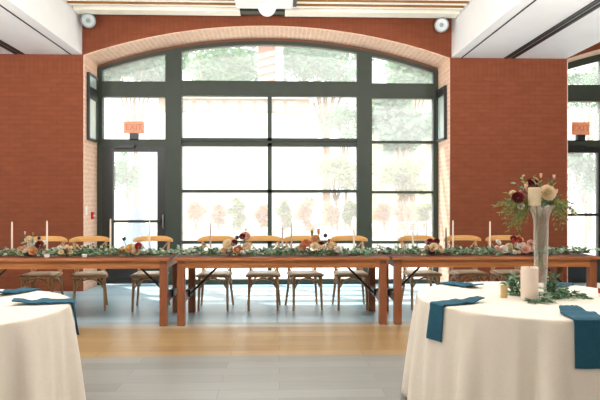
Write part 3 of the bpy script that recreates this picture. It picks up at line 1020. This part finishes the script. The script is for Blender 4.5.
# folded navy napkin and white tealights on the left table
def small_napkin(px, py, lbl):
    p = atz(px, py, TZ)
    q = MB()
    n = 14
    for k in range(3):
        vs, fs = [], []
        for i in range(n + 1):
            u = -.075 + .15 * i / n
            z = .004 + k * .012 + .010 * math.sin(i * .7 + k) ** 2
            for v, zz_ in ((-.05, 0), (.05, .006)):
                vs.append((u, v + k * .008, z + zz_ + k * .004)); vs.append((u, v + k * .008, z + zz_ + k * .004 + .006))
        for i in range(n):
            a = i * 4; b = a + 4
            fs += [(a, a + 2, b + 2, b), (a + 1, b + 1, b + 3, a + 3), (a, b, b + 1, a + 1), (a + 2, a + 3, b + 3, b + 2)]
        fs += [(0, 1, 3, 2), (n * 4, n * 4 + 2, n * 4 + 3, n * 4 + 1)]
        q.add(vs, fs)
    o = q.build('napkin', M['navy'], None, p)
    tag(o, lbl, 'napkin')
small_napkin(89, 254.0, 'folded navy napkin on the left farm table before the turned chair')
def tealight(px, py, Yt, lbl):
    p = at(px, py, Yt); 
    t = thing('tealight', lbl, 'candle', (p.x, Yt, TZ), 0, 'white tealights on the head tables')
    q = MB(); q.lathe([(.022, 0), (.027, .004), (.03, .035), (.0275, .035), (.025, .006), (.001, .006)], n=16, cap=False); q.build('cup', M['white'], t)
    q = MB(); q.lathe([(.024, .006), (.025, .024), (.004, .025)], n=14); cb_ = q.build('wax', M['wax'], t)
    q = MB(); q.tube([(0, 0, .024), (0, 0, .034)], .0015, 5); q.build('wick', M['wick'], cb_)
tealight(47, 256, 6.66, 'white tealight at the front edge of the left farm table below the flower cluster')
tealight(84.5, 256, 6.68, 'white tealight at the front edge of the left farm table near the turned chair')

# ------------------------------------------------------------------ round tables
RZ = .765
def cloth_r(phi, d, seed, flare=.062):
    """radius of the cloth at angle phi, d metres below the table edge"""
    t = d / RZ
    folds = (.45 * math.cos(11 * phi + seed) + .5 * math.cos(19 * phi + seed * 2.3 + .8 * math.sin(3 * phi)) + .3 * math.cos(31 * phi + seed * .7))
    folds = folds - .35 * folds * abs(folds)
    return .765 + flare * t ** .8 + folds * .085 * t ** .75

def round_table(cx, cy, seed, lblt, lblc):
    t = thing('round_table', lblt, 'table', (cx, cy, 0))
    q = MB(); q.lathe([(.74, RZ - .035), (.755, RZ - .03), (.755, RZ - .012), (.75, RZ - .008)], n=48); q.build('tabletop', M['tleg'], t)
    for a in range(4):
        q = MB(); b = PI / 4 + a * PI / 2
        q.tube([(math.cos(b) * .5, math.sin(b) * .5, RZ - .035), (math.cos(b) * .56, math.sin(b) * .56, 0)], .016, 8); q.build('leg', M['blackframe'], t)
    q = MB(); N = 240
    prof = []
    rows = [('top', .0), ('top', .3), ('top', .6), ('top', .735), ('top', .755), ('edge', .763)]
    ds = [.012, .03, .06, .12, .2, .3, .4, .5, .6, .69, .745]
    vs = []
    for kind, r_ in rows:
        for k in range(N):
            a = 2 * PI * k / N
            z = RZ if kind == 'top' else RZ - .004
            vs.append((max(r_, .001) * math.cos(a), max(r_, .001) * math.sin(a), z))
    for d in ds:
        for k in range(N):
            a = 2 * PI * k / N
            r_ = cloth_r(a, d, seed)
            vs.append((r_ * math.cos(a), r_ * math.sin(a), RZ - d))
    fs = []
    for i in range(len(rows) + len(ds) - 1):
        for k in range(N):
            fs.append((i * N + k, (i + 1) * N + k, (i + 1) * N + (k + 1) % N, i * N + (k + 1) % N))
    q.add(vs, fs)
    o = q.build('tablecloth', M['cloth'], None, (cx, cy, 0), angle=80)
    tag(o, lblc, 'tablecloth')
    so = o.modifiers.new('thickness', 'SOLIDIFY'); so.thickness = .003; so.offset = -1
    return o

c0 = atz(541, 297, RZ)
RCX, RCY = c0.x - .06, c0.y + .0
RSEED = 1.3
round_table(RCX, RCY, RSEED, 'round banquet table under the right-hand white cloth', 'white floor-length tablecloth on the round table at the right with the tall vase')
LCX, LCY, LSEED = atz(-49, 306, RZ).x - .045, 3.60, 4.1
round_table(LCX, LCY, LSEED, 'round banquet table under the left-hand white cloth', 'white floor-length tablecloth on the round table at the bottom left corner')

def napkin(cx, cy, seed, deg, r_in, drop, w, lbl, skew=0.0):
    """a folded napkin lying radially from r_in to the rim and hanging down by drop"""
    ph0 = R(deg)
    path = []
    n1, n2 = 12, 14
    for i in range(n1 + 1):
        r_ = r_in + (.742 - r_in) * i / n1
        wave = .010 * math.sin(i * .75) ** 2 if i < 9 else 0
        lift = .022 * max(0, 1 - i / 2.5)
        path.append((r_, RZ + .004 + wave + lift))
    if drop > 0:
        path += [(.760, RZ + .004), (.772, RZ - .004)]
        for i in range(1, n2 + 1):
            path.append((None, RZ - .012 - (drop - .012) * i / n2))
    vs, fs = [], []
    nw = 9
    for layer in (0, 1):
        for i, (r_, z) in enumerate(path):
            for j in range(nw):
                s_ = (j / (nw - 1) - .5) * w
                off = .009 if layer else .0
                if r_ is None:
                    phi = ph0 + s_ / .80
                    rr = cloth_r(phi, RZ - z, seed) + .006 + off
                    vs.append((rr * math.cos(phi), rr * math.sin(phi), z))
                elif r_ > .75:
                    phi = ph0 + s_ / .77
                    rr = r_ + .004 + off
                    vs.append((rr * math.cos(phi), rr * math.sin(phi), z + off))
                else:
                    k = i / n1
                    x_ = min(r_, math.sqrt(max(.01, .756 ** 2 - s_ * s_)) if k > .9 else r_)
                    y_ = s_ * (.55 + .45 * min(1, k * 2))+ skew * (1 - k)
                    rr = x_
                    vs.append((rr * math.cos(ph0) - y_ * math.sin(ph0), rr * math.sin(ph0) + y_ * math.cos(ph0), z + off * .8 + .004 * math.sin(j * 1.3 + i * .5) ** 2))
    m_ = len(path)
    o_ = m_ * nw
    for i in range(m_ - 1):
        for j in range(nw - 1):
            a = i * nw + j
            fs.append((a, a + 1, a + nw + 1, a + nw))
            fs.append((o_ + a, o_ + a + nw, o_ + a + nw + 1, o_ + a + 1))
    rim = [j for j in range(nw)] + [i * nw + nw - 1 for i in range(1, m_)] + [(m_ - 1) * nw + j for j in range(nw - 2, -1, -1)] + [i * nw for i in range(m_ - 2, 0, -1)]
    for a, b in zip(rim, rim[1:] + rim[:1]):
        fs.append((a, o_ + a, o_ + b, b))
    q = MB(); q.add(vs, fs)
    o = q.build('napkin', M['napkin'], None, (cx, cy, 0), angle=50)
    # outward normals
    bm = bmesh.new(); bm.from_mesh(o.data); bmesh.ops.recalc_face_normals(bm, faces=bm.faces); bm.to_mesh(o.data); bm.free()
    tag(o, lbl, 'napkin', 'teal napkins on the round tables')

napkin(RCX, RCY, RSEED, 201, .45, .215, .13, 'teal napkin draped over the left front rim of the right round table', .02)
napkin(RCX, RCY, RSEED, 269, .50, .255, .19, 'teal napkin draped over the near rim of the right round table at the right edge')
napkin(RCX, RCY, RSEED, 121, .44, .10, .16, 'teal napkin at the far left rim of the right round table, behind the gold votive')
napkin(RCX, RCY, RSEED, 50, .44, .10, .16, 'teal napkin at the far right rim of the right round table, behind the vase')
napkin(LCX, LCY, LSEED, 15, .42, .20, .15, 'teal napkin pointing at the right rim of the left round table')
napkin(LCX, LCY, LSEED, 70, .46, .10, .16, 'teal napkin at the far rim of the left round table, cut by the left edge')

# vase
vx, vy = c0.x, c0.y
def vz(py): return Zp(541, py, vy) - RZ
sc_ = vy / F * 1.015
t = thing('trumpet_vase', 'tall clear glass trumpet vase standing on the right round table', 'vase', (vx, vy, RZ + .001))
zt = vz(206.5)
outer = [(.062, 0), (.064, .006), (.055, .014), (.038, .03), (.032, .06), (.041, zt * .3), (.0455, zt * .5), (.0475, zt * .66), (.0470, zt * .78), (.050, zt * .86), (.060, zt * .925), (.080, zt * .97), (.088, zt)]
inner = [(r_ - .004, z) for r_, z in outer[4:]][::-1] + [(.002, .055)]
q = MB(); q.lathe(outer + inner, n=40, cap=False)
q.v.append(Vector((0, 0, 0))); q.f += [(len(q.v) - 1, (k + 1) % 40, k) for k in range(40)]; q.mi += [0] * 40
q.build('glass_body', M['vase'], t, angle=60)
q = MB(); q.lathe([(.087, zt - .004), (.091, zt), (.087, zt + .004), (.083, zt)], n=40, cap=False); q.build('rim', M['vase'], t)

# arrangement on top
vb = Vector((vx, vy, RZ + zt))
arr = thing('flower_arrangement', 'burgundy, cream and blush flowers with hanging greenery on top of the tall vase', 'flowers', vb)
def rel(px, py, dy=0.0):
    return at(px, py, vy + dy) - vb
bl = [
    (548, 192.5, -.05, .049, 'cream_f', 'rose', 'cream rose facing the room'), (518, 197, -.06, .036, 'burg_f', 'dahlia', 'burgundy dahlia'), (533, 184.5, .02, .042, 'burg_f', 'dahlia', 'burgundy dahlia'),
    (524, 192, .0, .028, 'pink_f', 'rose', 'blush rose'), (513, 193.5, -.02, .022, 'cream_f', 'rose', 'small cream bloom'), (526, 187, .02, .022, 'cream_f', 'bud', None),
    (541, 175.5, .0, .016, 'pink_f', 'bud', None), (554, 177, .0, .016, 'pink_f', 'bud', None), (556.5, 191.5, -.02, .016, 'pink_f', 'bud', None), (521, 206, -.05, .022, 'white_f', 'rose', None),
    (543, 202, .05, .04, 'cream_f', 'rose', None), (527, 183.5, 0, .012, 'peach_f', 'bud', None)]
st = MB()
for px, py, dy, rr, mt, kind, lb in bl:
    c = rel(px, py, dy); q = MB()
    ax = Vector((c.x * 1.5, -1.0, .35))
    if kind == 'rose': rose(q, c - ax.normalized() * rr * .4, ax, rr)
    elif kind == 'dahlia': dahlia(q, c - ax.normalized() * rr * .4, ax, rr)
    else: petal_ring(q, c - Vector((0, 0, rr)), (0, 0, 1), rr * .7, rr * 2, 5, .75, -.1, 0); petal_ring(q, c - Vector((0, 0, rr)), (0, 0, 1), rr * .4, rr * 1.9, 4, .8, 0, .5)
    o = q.build({'rose': 'rose', 'dahlia': 'dahlia', 'bud': 'bud'}[kind], M[mt], arr, angle=60)
    if lb: o['label'] = lb
    st.tube([(c.x * .12, c.y * .12, -.05), (c.x * .25, c.y * .3, .02), c.lerp(Vector((0, 0, .02)), .35) + Vector((0, 0, .015)), c], .0022, 5)
for k in range(9):      # stems inside the vase
    a = k * .7
    st.tube([(math.cos(a) * .03, math.sin(a) * .03, -.02), (math.cos(a) * .028, math.sin(a) * .028, -.2), (math.cos(a + 2) * .018, math.sin(a + 2) * .018, -.42)], .0022, 5)
st.build('stems', M['stem'], arr)
lf = MB()
# upright and side sprigs of leaves
for px, py in ((516, 184), (524, 178), (530, 180), (553, 184), (508, 196), (560, 200), (545, 181), (535, 179), (520, 190), (556, 188), (551, 201), (540, 205), (512, 201)):
    c = rel(px, py)
    b = Vector((c.x * .15, rnd.uniform(-.03, .03), 0.0))
    sprig(lf, b, c - b + Vector((0, rnd.uniform(-.1, .05), .04)), (c - b).length * 1.05, 12, .017, .036, .25, 0, (1, 2, 2, 3))
lf.build('leaf_sprigs', [M['stem'], M['leaf4'], M['leaf2'], M['leaf1']], arr)
hg = MB()
for px, py, k in ((497, 206, 3), (503, 216, 4), (512, 226, 6), (517, 224, 5), (521, 217, 4), (507, 209, 4), (515, 232, 4), (566, 222, 4), (572, 208, 3), (562, 225, 4), (575, 214, 2), (569, 219, 3), (559, 215, 3)):
    for j in range(k):
        e = rel(px + rnd.uniform(-6, 6), py + rnd.uniform(-7, 4), rnd.uniform(-.09, .09))
        s0 = Vector((math.copysign(.05, e.x), rnd.uniform(-.04, .04), .02))
        apex = Vector((e.x * .62, e.y * .7, rnd.uniform(.03, .075)))
        pts = []
        for i in range(11):
            s_ = i / 10
            pts.append(s0 * (1 - s_) ** 2 + apex * 2 * s_ * (1 - s_) + e * s_ * s_)
        hg.tube(pts, [.0022 - .00012 * i for i in range(11)], 4, 0)
        for i in range(2, 11):
            for sg in (-1, 1):
                d = (pts[i] - pts[i - 1]).normalized()
                sd = d.cross(rvec(-1, 1)).normalized()
                hg.leaf(pts[i], d + sd * .7, rvec(), rnd.uniform(.022, .036), .009, rnd.choice((1, 1, 1, 2)), .1)
hg.build('hanging_greenery', [M['stem'], M['leaf4'], M['leaf2']], arr)

def pillar(px, ybase, ytop, wpx, Y, z0, mt, lbl, stripe=False):
    p = at(px, ybase, Y)
    r_ = wpx / F * Y / 2
    h = Zp(px, ytop, Y) - z0
    t = thing('pillar_candle', lbl, 'candle', (p.x, Y, z0))
    q = MB()
    N = 48
    prof = [(r_ - .003, 0), (r_, .003), (r_, h * .5), (r_, h - .004), (r_ - .004, h), (r_ - .010, h), (r_ - .016, h - .008), (.002, h - .009)]
    q.lathe(prof, n=N); cb_ = q.build('candle_body', M[mt], t)
    q = MB(); q.tube([(0, 0, h - .01), (.001, 0, h + .006)], .0018, 5); q.build('wick', M['wick'], cb_)
pY = atz(529.5, 300, RZ).y
pillar(529.5, 300, 267, 17, pY, RZ + .001, 'waxpink', 'blush white pillar candle on the right round table before the vase')
pillar(534.5, 206, 187.5, 12.5, vy - .048, RZ + zt + .005, 'cream_f', 'cream pillar candle standing among the flowers on top of the tall vase')

# greenery on the table around the vase
def ground_greens():
    mb = MB()
    mb.tube([(.085 * math.cos(k * PI / 12), .085 * math.sin(k * PI / 12), .006) for k in range(24)], .003, 5, 0)
    for px, py in ((517, 296), (515, 290), (514, 280), (519, 275), (545, 296), (551, 294), (556, 297), (562, 296), (566, 298), (571, 297), (547, 300), (553, 290), (549, 283), (553, 276), (543, 300), (540, 302), (576, 298)):
        for j in range(4):
            if py < 288:
                p = at(px + rnd.uniform(-4, 4), 293, vy + .10)
                p.z = RZ + .004
                tgt = at(px + rnd.uniform(-4, 4), py, vy + .10)
                d = tgt - p; L = d.length
                d += Vector((rnd.uniform(-.04, .04), 0, 0))
            else:
                p = atz(px + rnd.uniform(-4, 4), py + rnd.uniform(-3, 1), RZ + .004)
                d = rvec(.05, .5); L = rnd.uniform(.06, .11)
            sprig(mb, p - Vector((vx, vy, RZ)), d, L, 7, .024, .048, .35, 0, (1, 1, 2, 1))
    for v in mb.v:
        if v.z < .003: v.z = .003
        dxy = Vector((v.x, v.y))
        if dxy.length < .068 and v.z < .09:
            dxy = dxy.normalized() * .068; v.x, v.y = dxy.x, dxy.y
    o = mb.build('leafy_garland', [M['stem'], M['leaf2'], M['leaf1']], None, (vx, vy, RZ))
    tag(o, 'dark green leafy sprigs lying around the foot of the tall vase', 'garland')
ground_greens()

# gold votive and white cup
p = atz(504, 297.5, RZ)
t = thing('votive_holder', 'small antique gold votive holder left of the pillar candle', 'candle holder', (p.x, p.y, RZ + .001))
q = MB(); q.lathe([(.020, 0), (.023, .004), (.0235, .082), (.021, .082), (.020, .01), (.001, .01)], n=24, cap=False); q.v.append(Vector((0, 0, 0))); q.f += [(len(q.v) - 1, (k + 1) % 24, k) for k in range(24)]; q.mi += [0] * 24; q.build('cup', M['brass'], t)
q = MB(); q.lathe([(.019, .011), (.0195, .06), (.002, .062)], n=20); q.build('wax', M['wax'], t)
p = atz(603, 297, RZ)
t = thing('coffee_cup', 'white cup with a red band at the right edge of the round table', 'cup', (p.x, p.y, RZ + .001))
q = MB(); q.lathe([(.026, 0), (.029, .003), (.033, .09), (.030, .09), (.026, .008), (.001, .008)], n=24, cap=False); q.v.append(Vector((0, 0, 0))); q.f += [(len(q.v) - 1, (k + 1) % 24, k) for k in range(24)]; q.mi += [0] * 24; q.build('cup_body', M['white'], t)
q = MB(); q.lathe([(.0302, .025), (.0322, .06)], n=24, cap=False); q.build('band', M['red_f'], t)

# ------------------------------------------------------------------ outside
m = MB(); m.box((-60, YW + .2, -.15), (60, 90, -.03))
tag(m.build('paving', M['paving'], smooth=False), 'pale paved terrace outside the windows', 'ground', kind='structure')

def crown(mb, c, rad, n, ls, mis=(0,)):
    c = Vector(c)
    lumps = [(Vector((rnd.gauss(0, .45) * rad[0], rnd.gauss(0, .45) * rad[1], rnd.gauss(0, .4) * rad[2])), rnd.uniform(.35, .6)) for _ in range(12)]
    for i in range(n):
        o, s_ = rnd.choice(lumps)
        d = rvec(-1, 1) * (rnd.random() ** .4)
        p = c + o + Vector((d.x * rad[0], d.y * rad[1], d.z * rad[2])) * s_
        if p.z < .12: p.z = .12 + abs(p.z) * .1
        mb.leaf(p, rvec(-.6, .5), rvec(), ls * rnd.uniform(.7, 1.3), ls * .6, rnd.choice(mis))

def tree(px, py, Y, rpx, rpz, mt, lbl, n=3600, ls=.32, trunk=True, name='tree', cat='tree', grp='trees beyond the windows'):
    c = at(px, py, Y)
    rx, rz = rpx / F * Y, rpz / F * Y
    t = thing(name, lbl, cat, (c.x, Y, -.03), 0, grp)
    q = MB(); crown(q, (0, 0, c.z + .03), (rx, rx * .8, rz), n, ls); q.build('crown', M[mt], t)
    q = MB(); top = c.z + .03
    q.tube([(0, 0, 0), (.05, 0, top * .4), (-.04, .03, top * .8), (0, 0, top)], [max(.03, rx * .09), max(.025, rx * .075), max(.02, rx * .05), .015], 8)
    for k in range(6):
        a = k * 1.05
        q.tube([(0, 0, top * .55), (math.cos(a) * rx * .3, math.sin(a) * rx * .25, top * .8), (math.cos(a) * rx * .6, math.sin(a) * rx * .5, top + rz * .3)], [max(.02, rx * .045), max(.015, rx * .03), .01], 6)
    q.build('trunk', M['bark'], t)
tree(214, 64, 33, 50, 32, 'tree1', 'broad green tree high behind the white building, left of the brick tower')
tree(326, 64, 33, 50, 32, 'tree2', 'grey-green tree high behind the white building, right of the brick tower')
tree(135, 75, 26, 36, 22, 'tree2', 'grey-green tree seen in the upper left pane above the door')
tree(402, 118, 20, 30, 28, 'tree2', 'grey-green tree filling the right window bay')
tree(412, 74, 28, 34, 18, 'tree1', 'green tree top in the upper right arched pane')
tree(336, 170, 17, 21, 22, 'tree4', 'olive green small tree right of the white building', 1300, .13)
tree(128, 172, 19, 13, 22, 'tree1', 'slim green tree seen through the left glass door', 700, .15)
tree(404, 172, 15, 26, 18, 'tree4', 'olive shrub-like tree low in the right window bay', 1400, .12)
tree(585, 175, 17, 22, 30, 'tree2', 'grey-green tree seen through the glass door at the right edge', 1300, .14)
tree(590, 90, 26, 22, 20, 'tree1', 'green tree top in the arched pane at the right edge', 900, .2)
tree(345, 118, 24, 20, 18, 'tree1', 'green tree between the white building and the right window post', 1000, .18)

def shrub(px, py, Y, rpx, rpz, mt, lbl, n=800, ls=.11):
    tree(px, py, Y, rpx, rpz, mt, lbl, n, ls, True, 'shrub', 'shrub', 'autumn shrubs in the bed outside')
cols = {'tree3': 'rust coloured', 'tree4': 'olive'}
for i, (px, w, mt) in enumerate(((196, 12, 'tree3'), (218, 11, 'tree3'), (240, 12, 'tree4'), (262, 9, 'tree3'), (284, 12, 'tree4'), (306, 11, 'tree3'), (332, 12, 'tree3'), (350, 9, 'tree4'), (384, 12, 'tree3'), (404, 10, 'tree3'), (424, 11, 'tree4'))):
    place = ['first from the left in the wide window', 'second from the left in the wide window', 'third from the left in the wide window', 'directly behind the thin centre bar', 'just right of the thin centre bar',
             'in the middle of the right half of the wide window', 'second from the thick right window post', 'next to the thick right window post', 'at the left of the right window bay', 'in the middle of the right window bay', 'at the right of the right window bay'][i]
    shrub(px, 213, 16.5, w * .62, 12, mt, '%s low shrub outside, %s' % (cols[mt], place))

# long low planter wall in front of the shrubs
xa, xb = X(150, 15.6), X(445, 15.6)
t = thing('planter_wall', 'long low white wall of the planting bed outside', 'wall', ((xa + xb) / 2, 15.6, -.03))
q = MB(); q.box((-(xb - xa) / 2, -.15, 0), ((xb - xa) / 2, .15, .55)); q.build('wall_body', M['ext_white'], t, smooth=False)
q = MB(); q.box((-(xb - xa) / 2 - .04, -.2, .55), ((xb - xa) / 2 + .04, .2, .62)); q.build('coping', M['ext_beige'], t, smooth=False)

# white building
Yb = 24
xa, xb = X(150, Yb), X(317, Yb)
t = thing('white_building', 'low white rendered building across the terrace', 'building', ((xa + xb) / 2, Yb + 1.2, -.03))
hw = (xb - xa) / 2; z1 = Zp(240, 113, Yb) + .03
q = MB(); q.box((-hw, -1.2, 0), (hw, 1.2, z1)); q.build('wall', M['ext_white'], t, smooth=False)
z2 = Zp(240, 98, Yb) + .03
q = MB(); q.box((-hw + .3, -1.0, z1), (hw - .3, 1.2, z2)); q.build('upper_storey', M['ext_tan'], t, smooth=False)
for k in range(9):
    x0 = -hw + .6 + k * (2 * hw - 1.2) / 9
    q = MB(); q.box((x0, -1.06, z1 + .08), (x0 + .45, -.99, z2 - .08)); q.build('upper_window', M['ext_win'], t, smooth=False)
q = MB(); q.box((-hw + .1, -1.2, z2), (hw - .1, 1.3, z2 + .12)); q.build('roof', M['ext_white'], t, smooth=False)

# brick tower with pale bands
Yt = 28
xa, xb = X(258, Yt), X(283, Yt)
t = thing('brick_tower', 'salmon brick tower with green-grey bands behind the white building', 'building', ((xa + xb) / 2, Yt + 1, -.03))
hw = (xb - xa) / 2; zt2 = Zp(270, 30, Yt)
q = MB(); q.box((-hw, -1, 0), (hw, 1, zt2)); q.build('shaft', M['ext_brick'], t, smooth=False)
for py in (56, 64, 72, 80):
    zc = Zp(270, py, Yt)
    q = MB(); q.prism([(-hw, zc - .12), (hw * .35, zc + .08), (hw * .35, zc + .3), (-hw, zc + .1)], -1.08, -.99); q.build('band', M['ext_win'], t, smooth=False)
q = MB(); q.box((hw * .4, -1.06, 2), (hw, -.99, zt2)); q.build('pale_corner', M['ext_beige'], t, smooth=False)
xa, xb = X(372, 36), X(440, 36)
t = thing('beige_building', 'pale beige building behind the trees in the right window bay', 'building', ((xa + xb) / 2, 38, -.03))
hw = (xb - xa) / 2; zt2 = Zp(402, 92, 36)
q = MB(); q.box((-hw, -2, 0), (hw, 2, zt2)); q.build('wall', M['ext_beige'], t, smooth=False)
for k in range(4):
    for r_ in range(3):
        q = MB(); q.box((-hw + .4 + k * 1.0, -2.06, 2 + r_ * 2.0), (-hw + .95 + k * 1.0, -1.99, 3.2 + r_ * 2.0)); q.build('window', M['ext_win'], t, smooth=False)
q = MB(); q.box((-hw - .1, -2.1, zt2), (hw + .1, 2.1, zt2 + .2)); q.build('roof', M['ext_white'], t, smooth=False)

# pale fence in the right bay and a covered parasol outside the door
xa, xb = X(398, 13), X(436, 13)
t = thing('garden_fence', 'low pale fence of thin uprights low in the right window bay', 'fence', (xa, 13, -.03))
L = xb - xa
for k in range(5):
    q = MB(); x0 = L * k / 4
    q.box((x0 - .02, -.02, 0), (x0 + .02, .02, 1.0)); q.build('fence_post', M['grey'], t, smooth=False)
for z in (.35, .92):
    q = MB(); q.box((0, -.015, z), (L, .015, z + .04)); q.build('fence_rail', M['ext_white'], t, smooth=False)
p = at(137, 240, 13)
t = thing('closed_parasol', 'pale blue canvas cover tapering to a point outside the left glass door', 'parasol', (p.x, 13, -.03))
zt2 = Zp(139, 206, 13)
q = MB()
N = 28; prof = [(.30, .12), (.34, .3), (.26, .65), (.13, zt2 - .25), (.05, zt2 - .05), (.01, zt2)]
vs, fs = [], []
for r_, z in prof:
    for k in range(N):
        a = 2 * PI * k / N; rr = r_ * (1 + .10 * math.cos(7 * a)); vs.append((rr * math.cos(a), rr * math.sin(a), z))
for i in range(len(prof) - 1):
    for k in range(N):
        fs.append((i * N + k, i * N + (k + 1) % N, (i + 1) * N + (k + 1) % N, (i + 1) * N + k))
q.add(vs, fs); q.build('canvas', M['tarp'], t)
q = MB(); q.lathe([(.28, 0), (.28, .05), (.05, .08), (.025, .12), (.025, .4)], n=20); q.build('base', M['grey'], t)

# ------------------------------------------------------------------ rest of the room
M['plaster'] = mat('warm_white_plaster', (226, 218, 206), .8, .03, 2)
m = MB(); m.box((-9.2, -2.2, -.1), (-9, YW, 4.75)); tag(m.build('wall_left', M['plaster'], smooth=False), 'white plaster side wall', 'wall', kind='structure')
m = MB(); m.box((12, -2.2, -.1), (12.2, YW, 4.75)); tag(m.build('wall_right', M['plaster'], smooth=False), 'white plaster side wall', 'wall', kind='structure')
m = MB(); m.box((-9.2, -2.2, -.1), (12.2, -2, 4.75)); tag(m.build('wall_rear', M['plaster'], smooth=False), 'white plaster rear wall', 'wall', kind='structure')

# ------------------------------------------------------------------ light
w = bpy.data.worlds.new('sky'); bpy.context.scene.world = w; w.use_nodes = True
bg = w.node_tree.nodes['Background']
bg.inputs['Color'].default_value = (.93, .97, 1.0, 1)
bg.inputs['Strength'].default_value = 2.2

sun = bpy.data.lights.new('sun', 'SUN'); sun.energy = 7.0; sun.angle = R(1.5); sun.color = (1, .96, .9)
so = bpy.data.objects.new('sun', sun); C.objects.link(so)
d = Vector((.38, -.52, -1.0))
so.rotation_euler = d.to_track_quat('-Z', 'Y').to_euler(); so.location = (-10, 25, 20)

def area(name, loc, size, sy, power, col, rot=(0, 0, 0)):
    l = bpy.data.lights.new(name, 'AREA'); l.shape = 'RECTANGLE'; l.size = size; l.size_y = sy; l.energy = power; l.color = col
    o = bpy.data.objects.new(name, l); C.objects.link(o); o.location = loc; o.rotation_euler = rot
    return o
# unseen globe lamps added to brighten the room
def fill_point(loc, power):
    l = bpy.data.lights.new('fill_point_lamp', 'POINT'); l.shadow_soft_size = .22; l.energy = power; l.color = (1, .95, .90)
    o = bpy.data.objects.new('fill_point_lamp', l); C.objects.link(o); o.location = loc
for x_ in (-4.6, -1.6, 1.4, 4.4):
    fill_point((x_, 4.5, 3.25), 50)
for x_ in (-4.5, 0, 4.5):
    fill_point((x_, .3, 3.1), 42)
for x_ in (-5.0, -3.4, -.5, 2.0, 4.4):
    area('ceiling_fill', (x_, 3.6, 2.80), .6, .3, 95, (1, .99, .97), (PI / 2 + R(58), 0, 0))  # unseen area lamps added to lift the ceiling and upper brick

# ------------------------------------------------------------------ camera and view
cam = bpy.data.cameras.new('camera'); co = bpy.data.objects.new('camera', cam); C.objects.link(co)
co.location = (0, 0, H); co.rotation_euler = (PI / 2, 0, -TH)
cam.sensor_width = 36; cam.lens = 36 * F / 600; cam.clip_end = 300
sc = bpy.context.scene
sc.camera = co
sc.view_settings.view_transform = 'Standard'
sc.view_settings.look = 'None'
sc.view_settings.gamma = 1
sc.view_settings.exposure = 0.35
sc.view_settings.use_curve_mapping = False
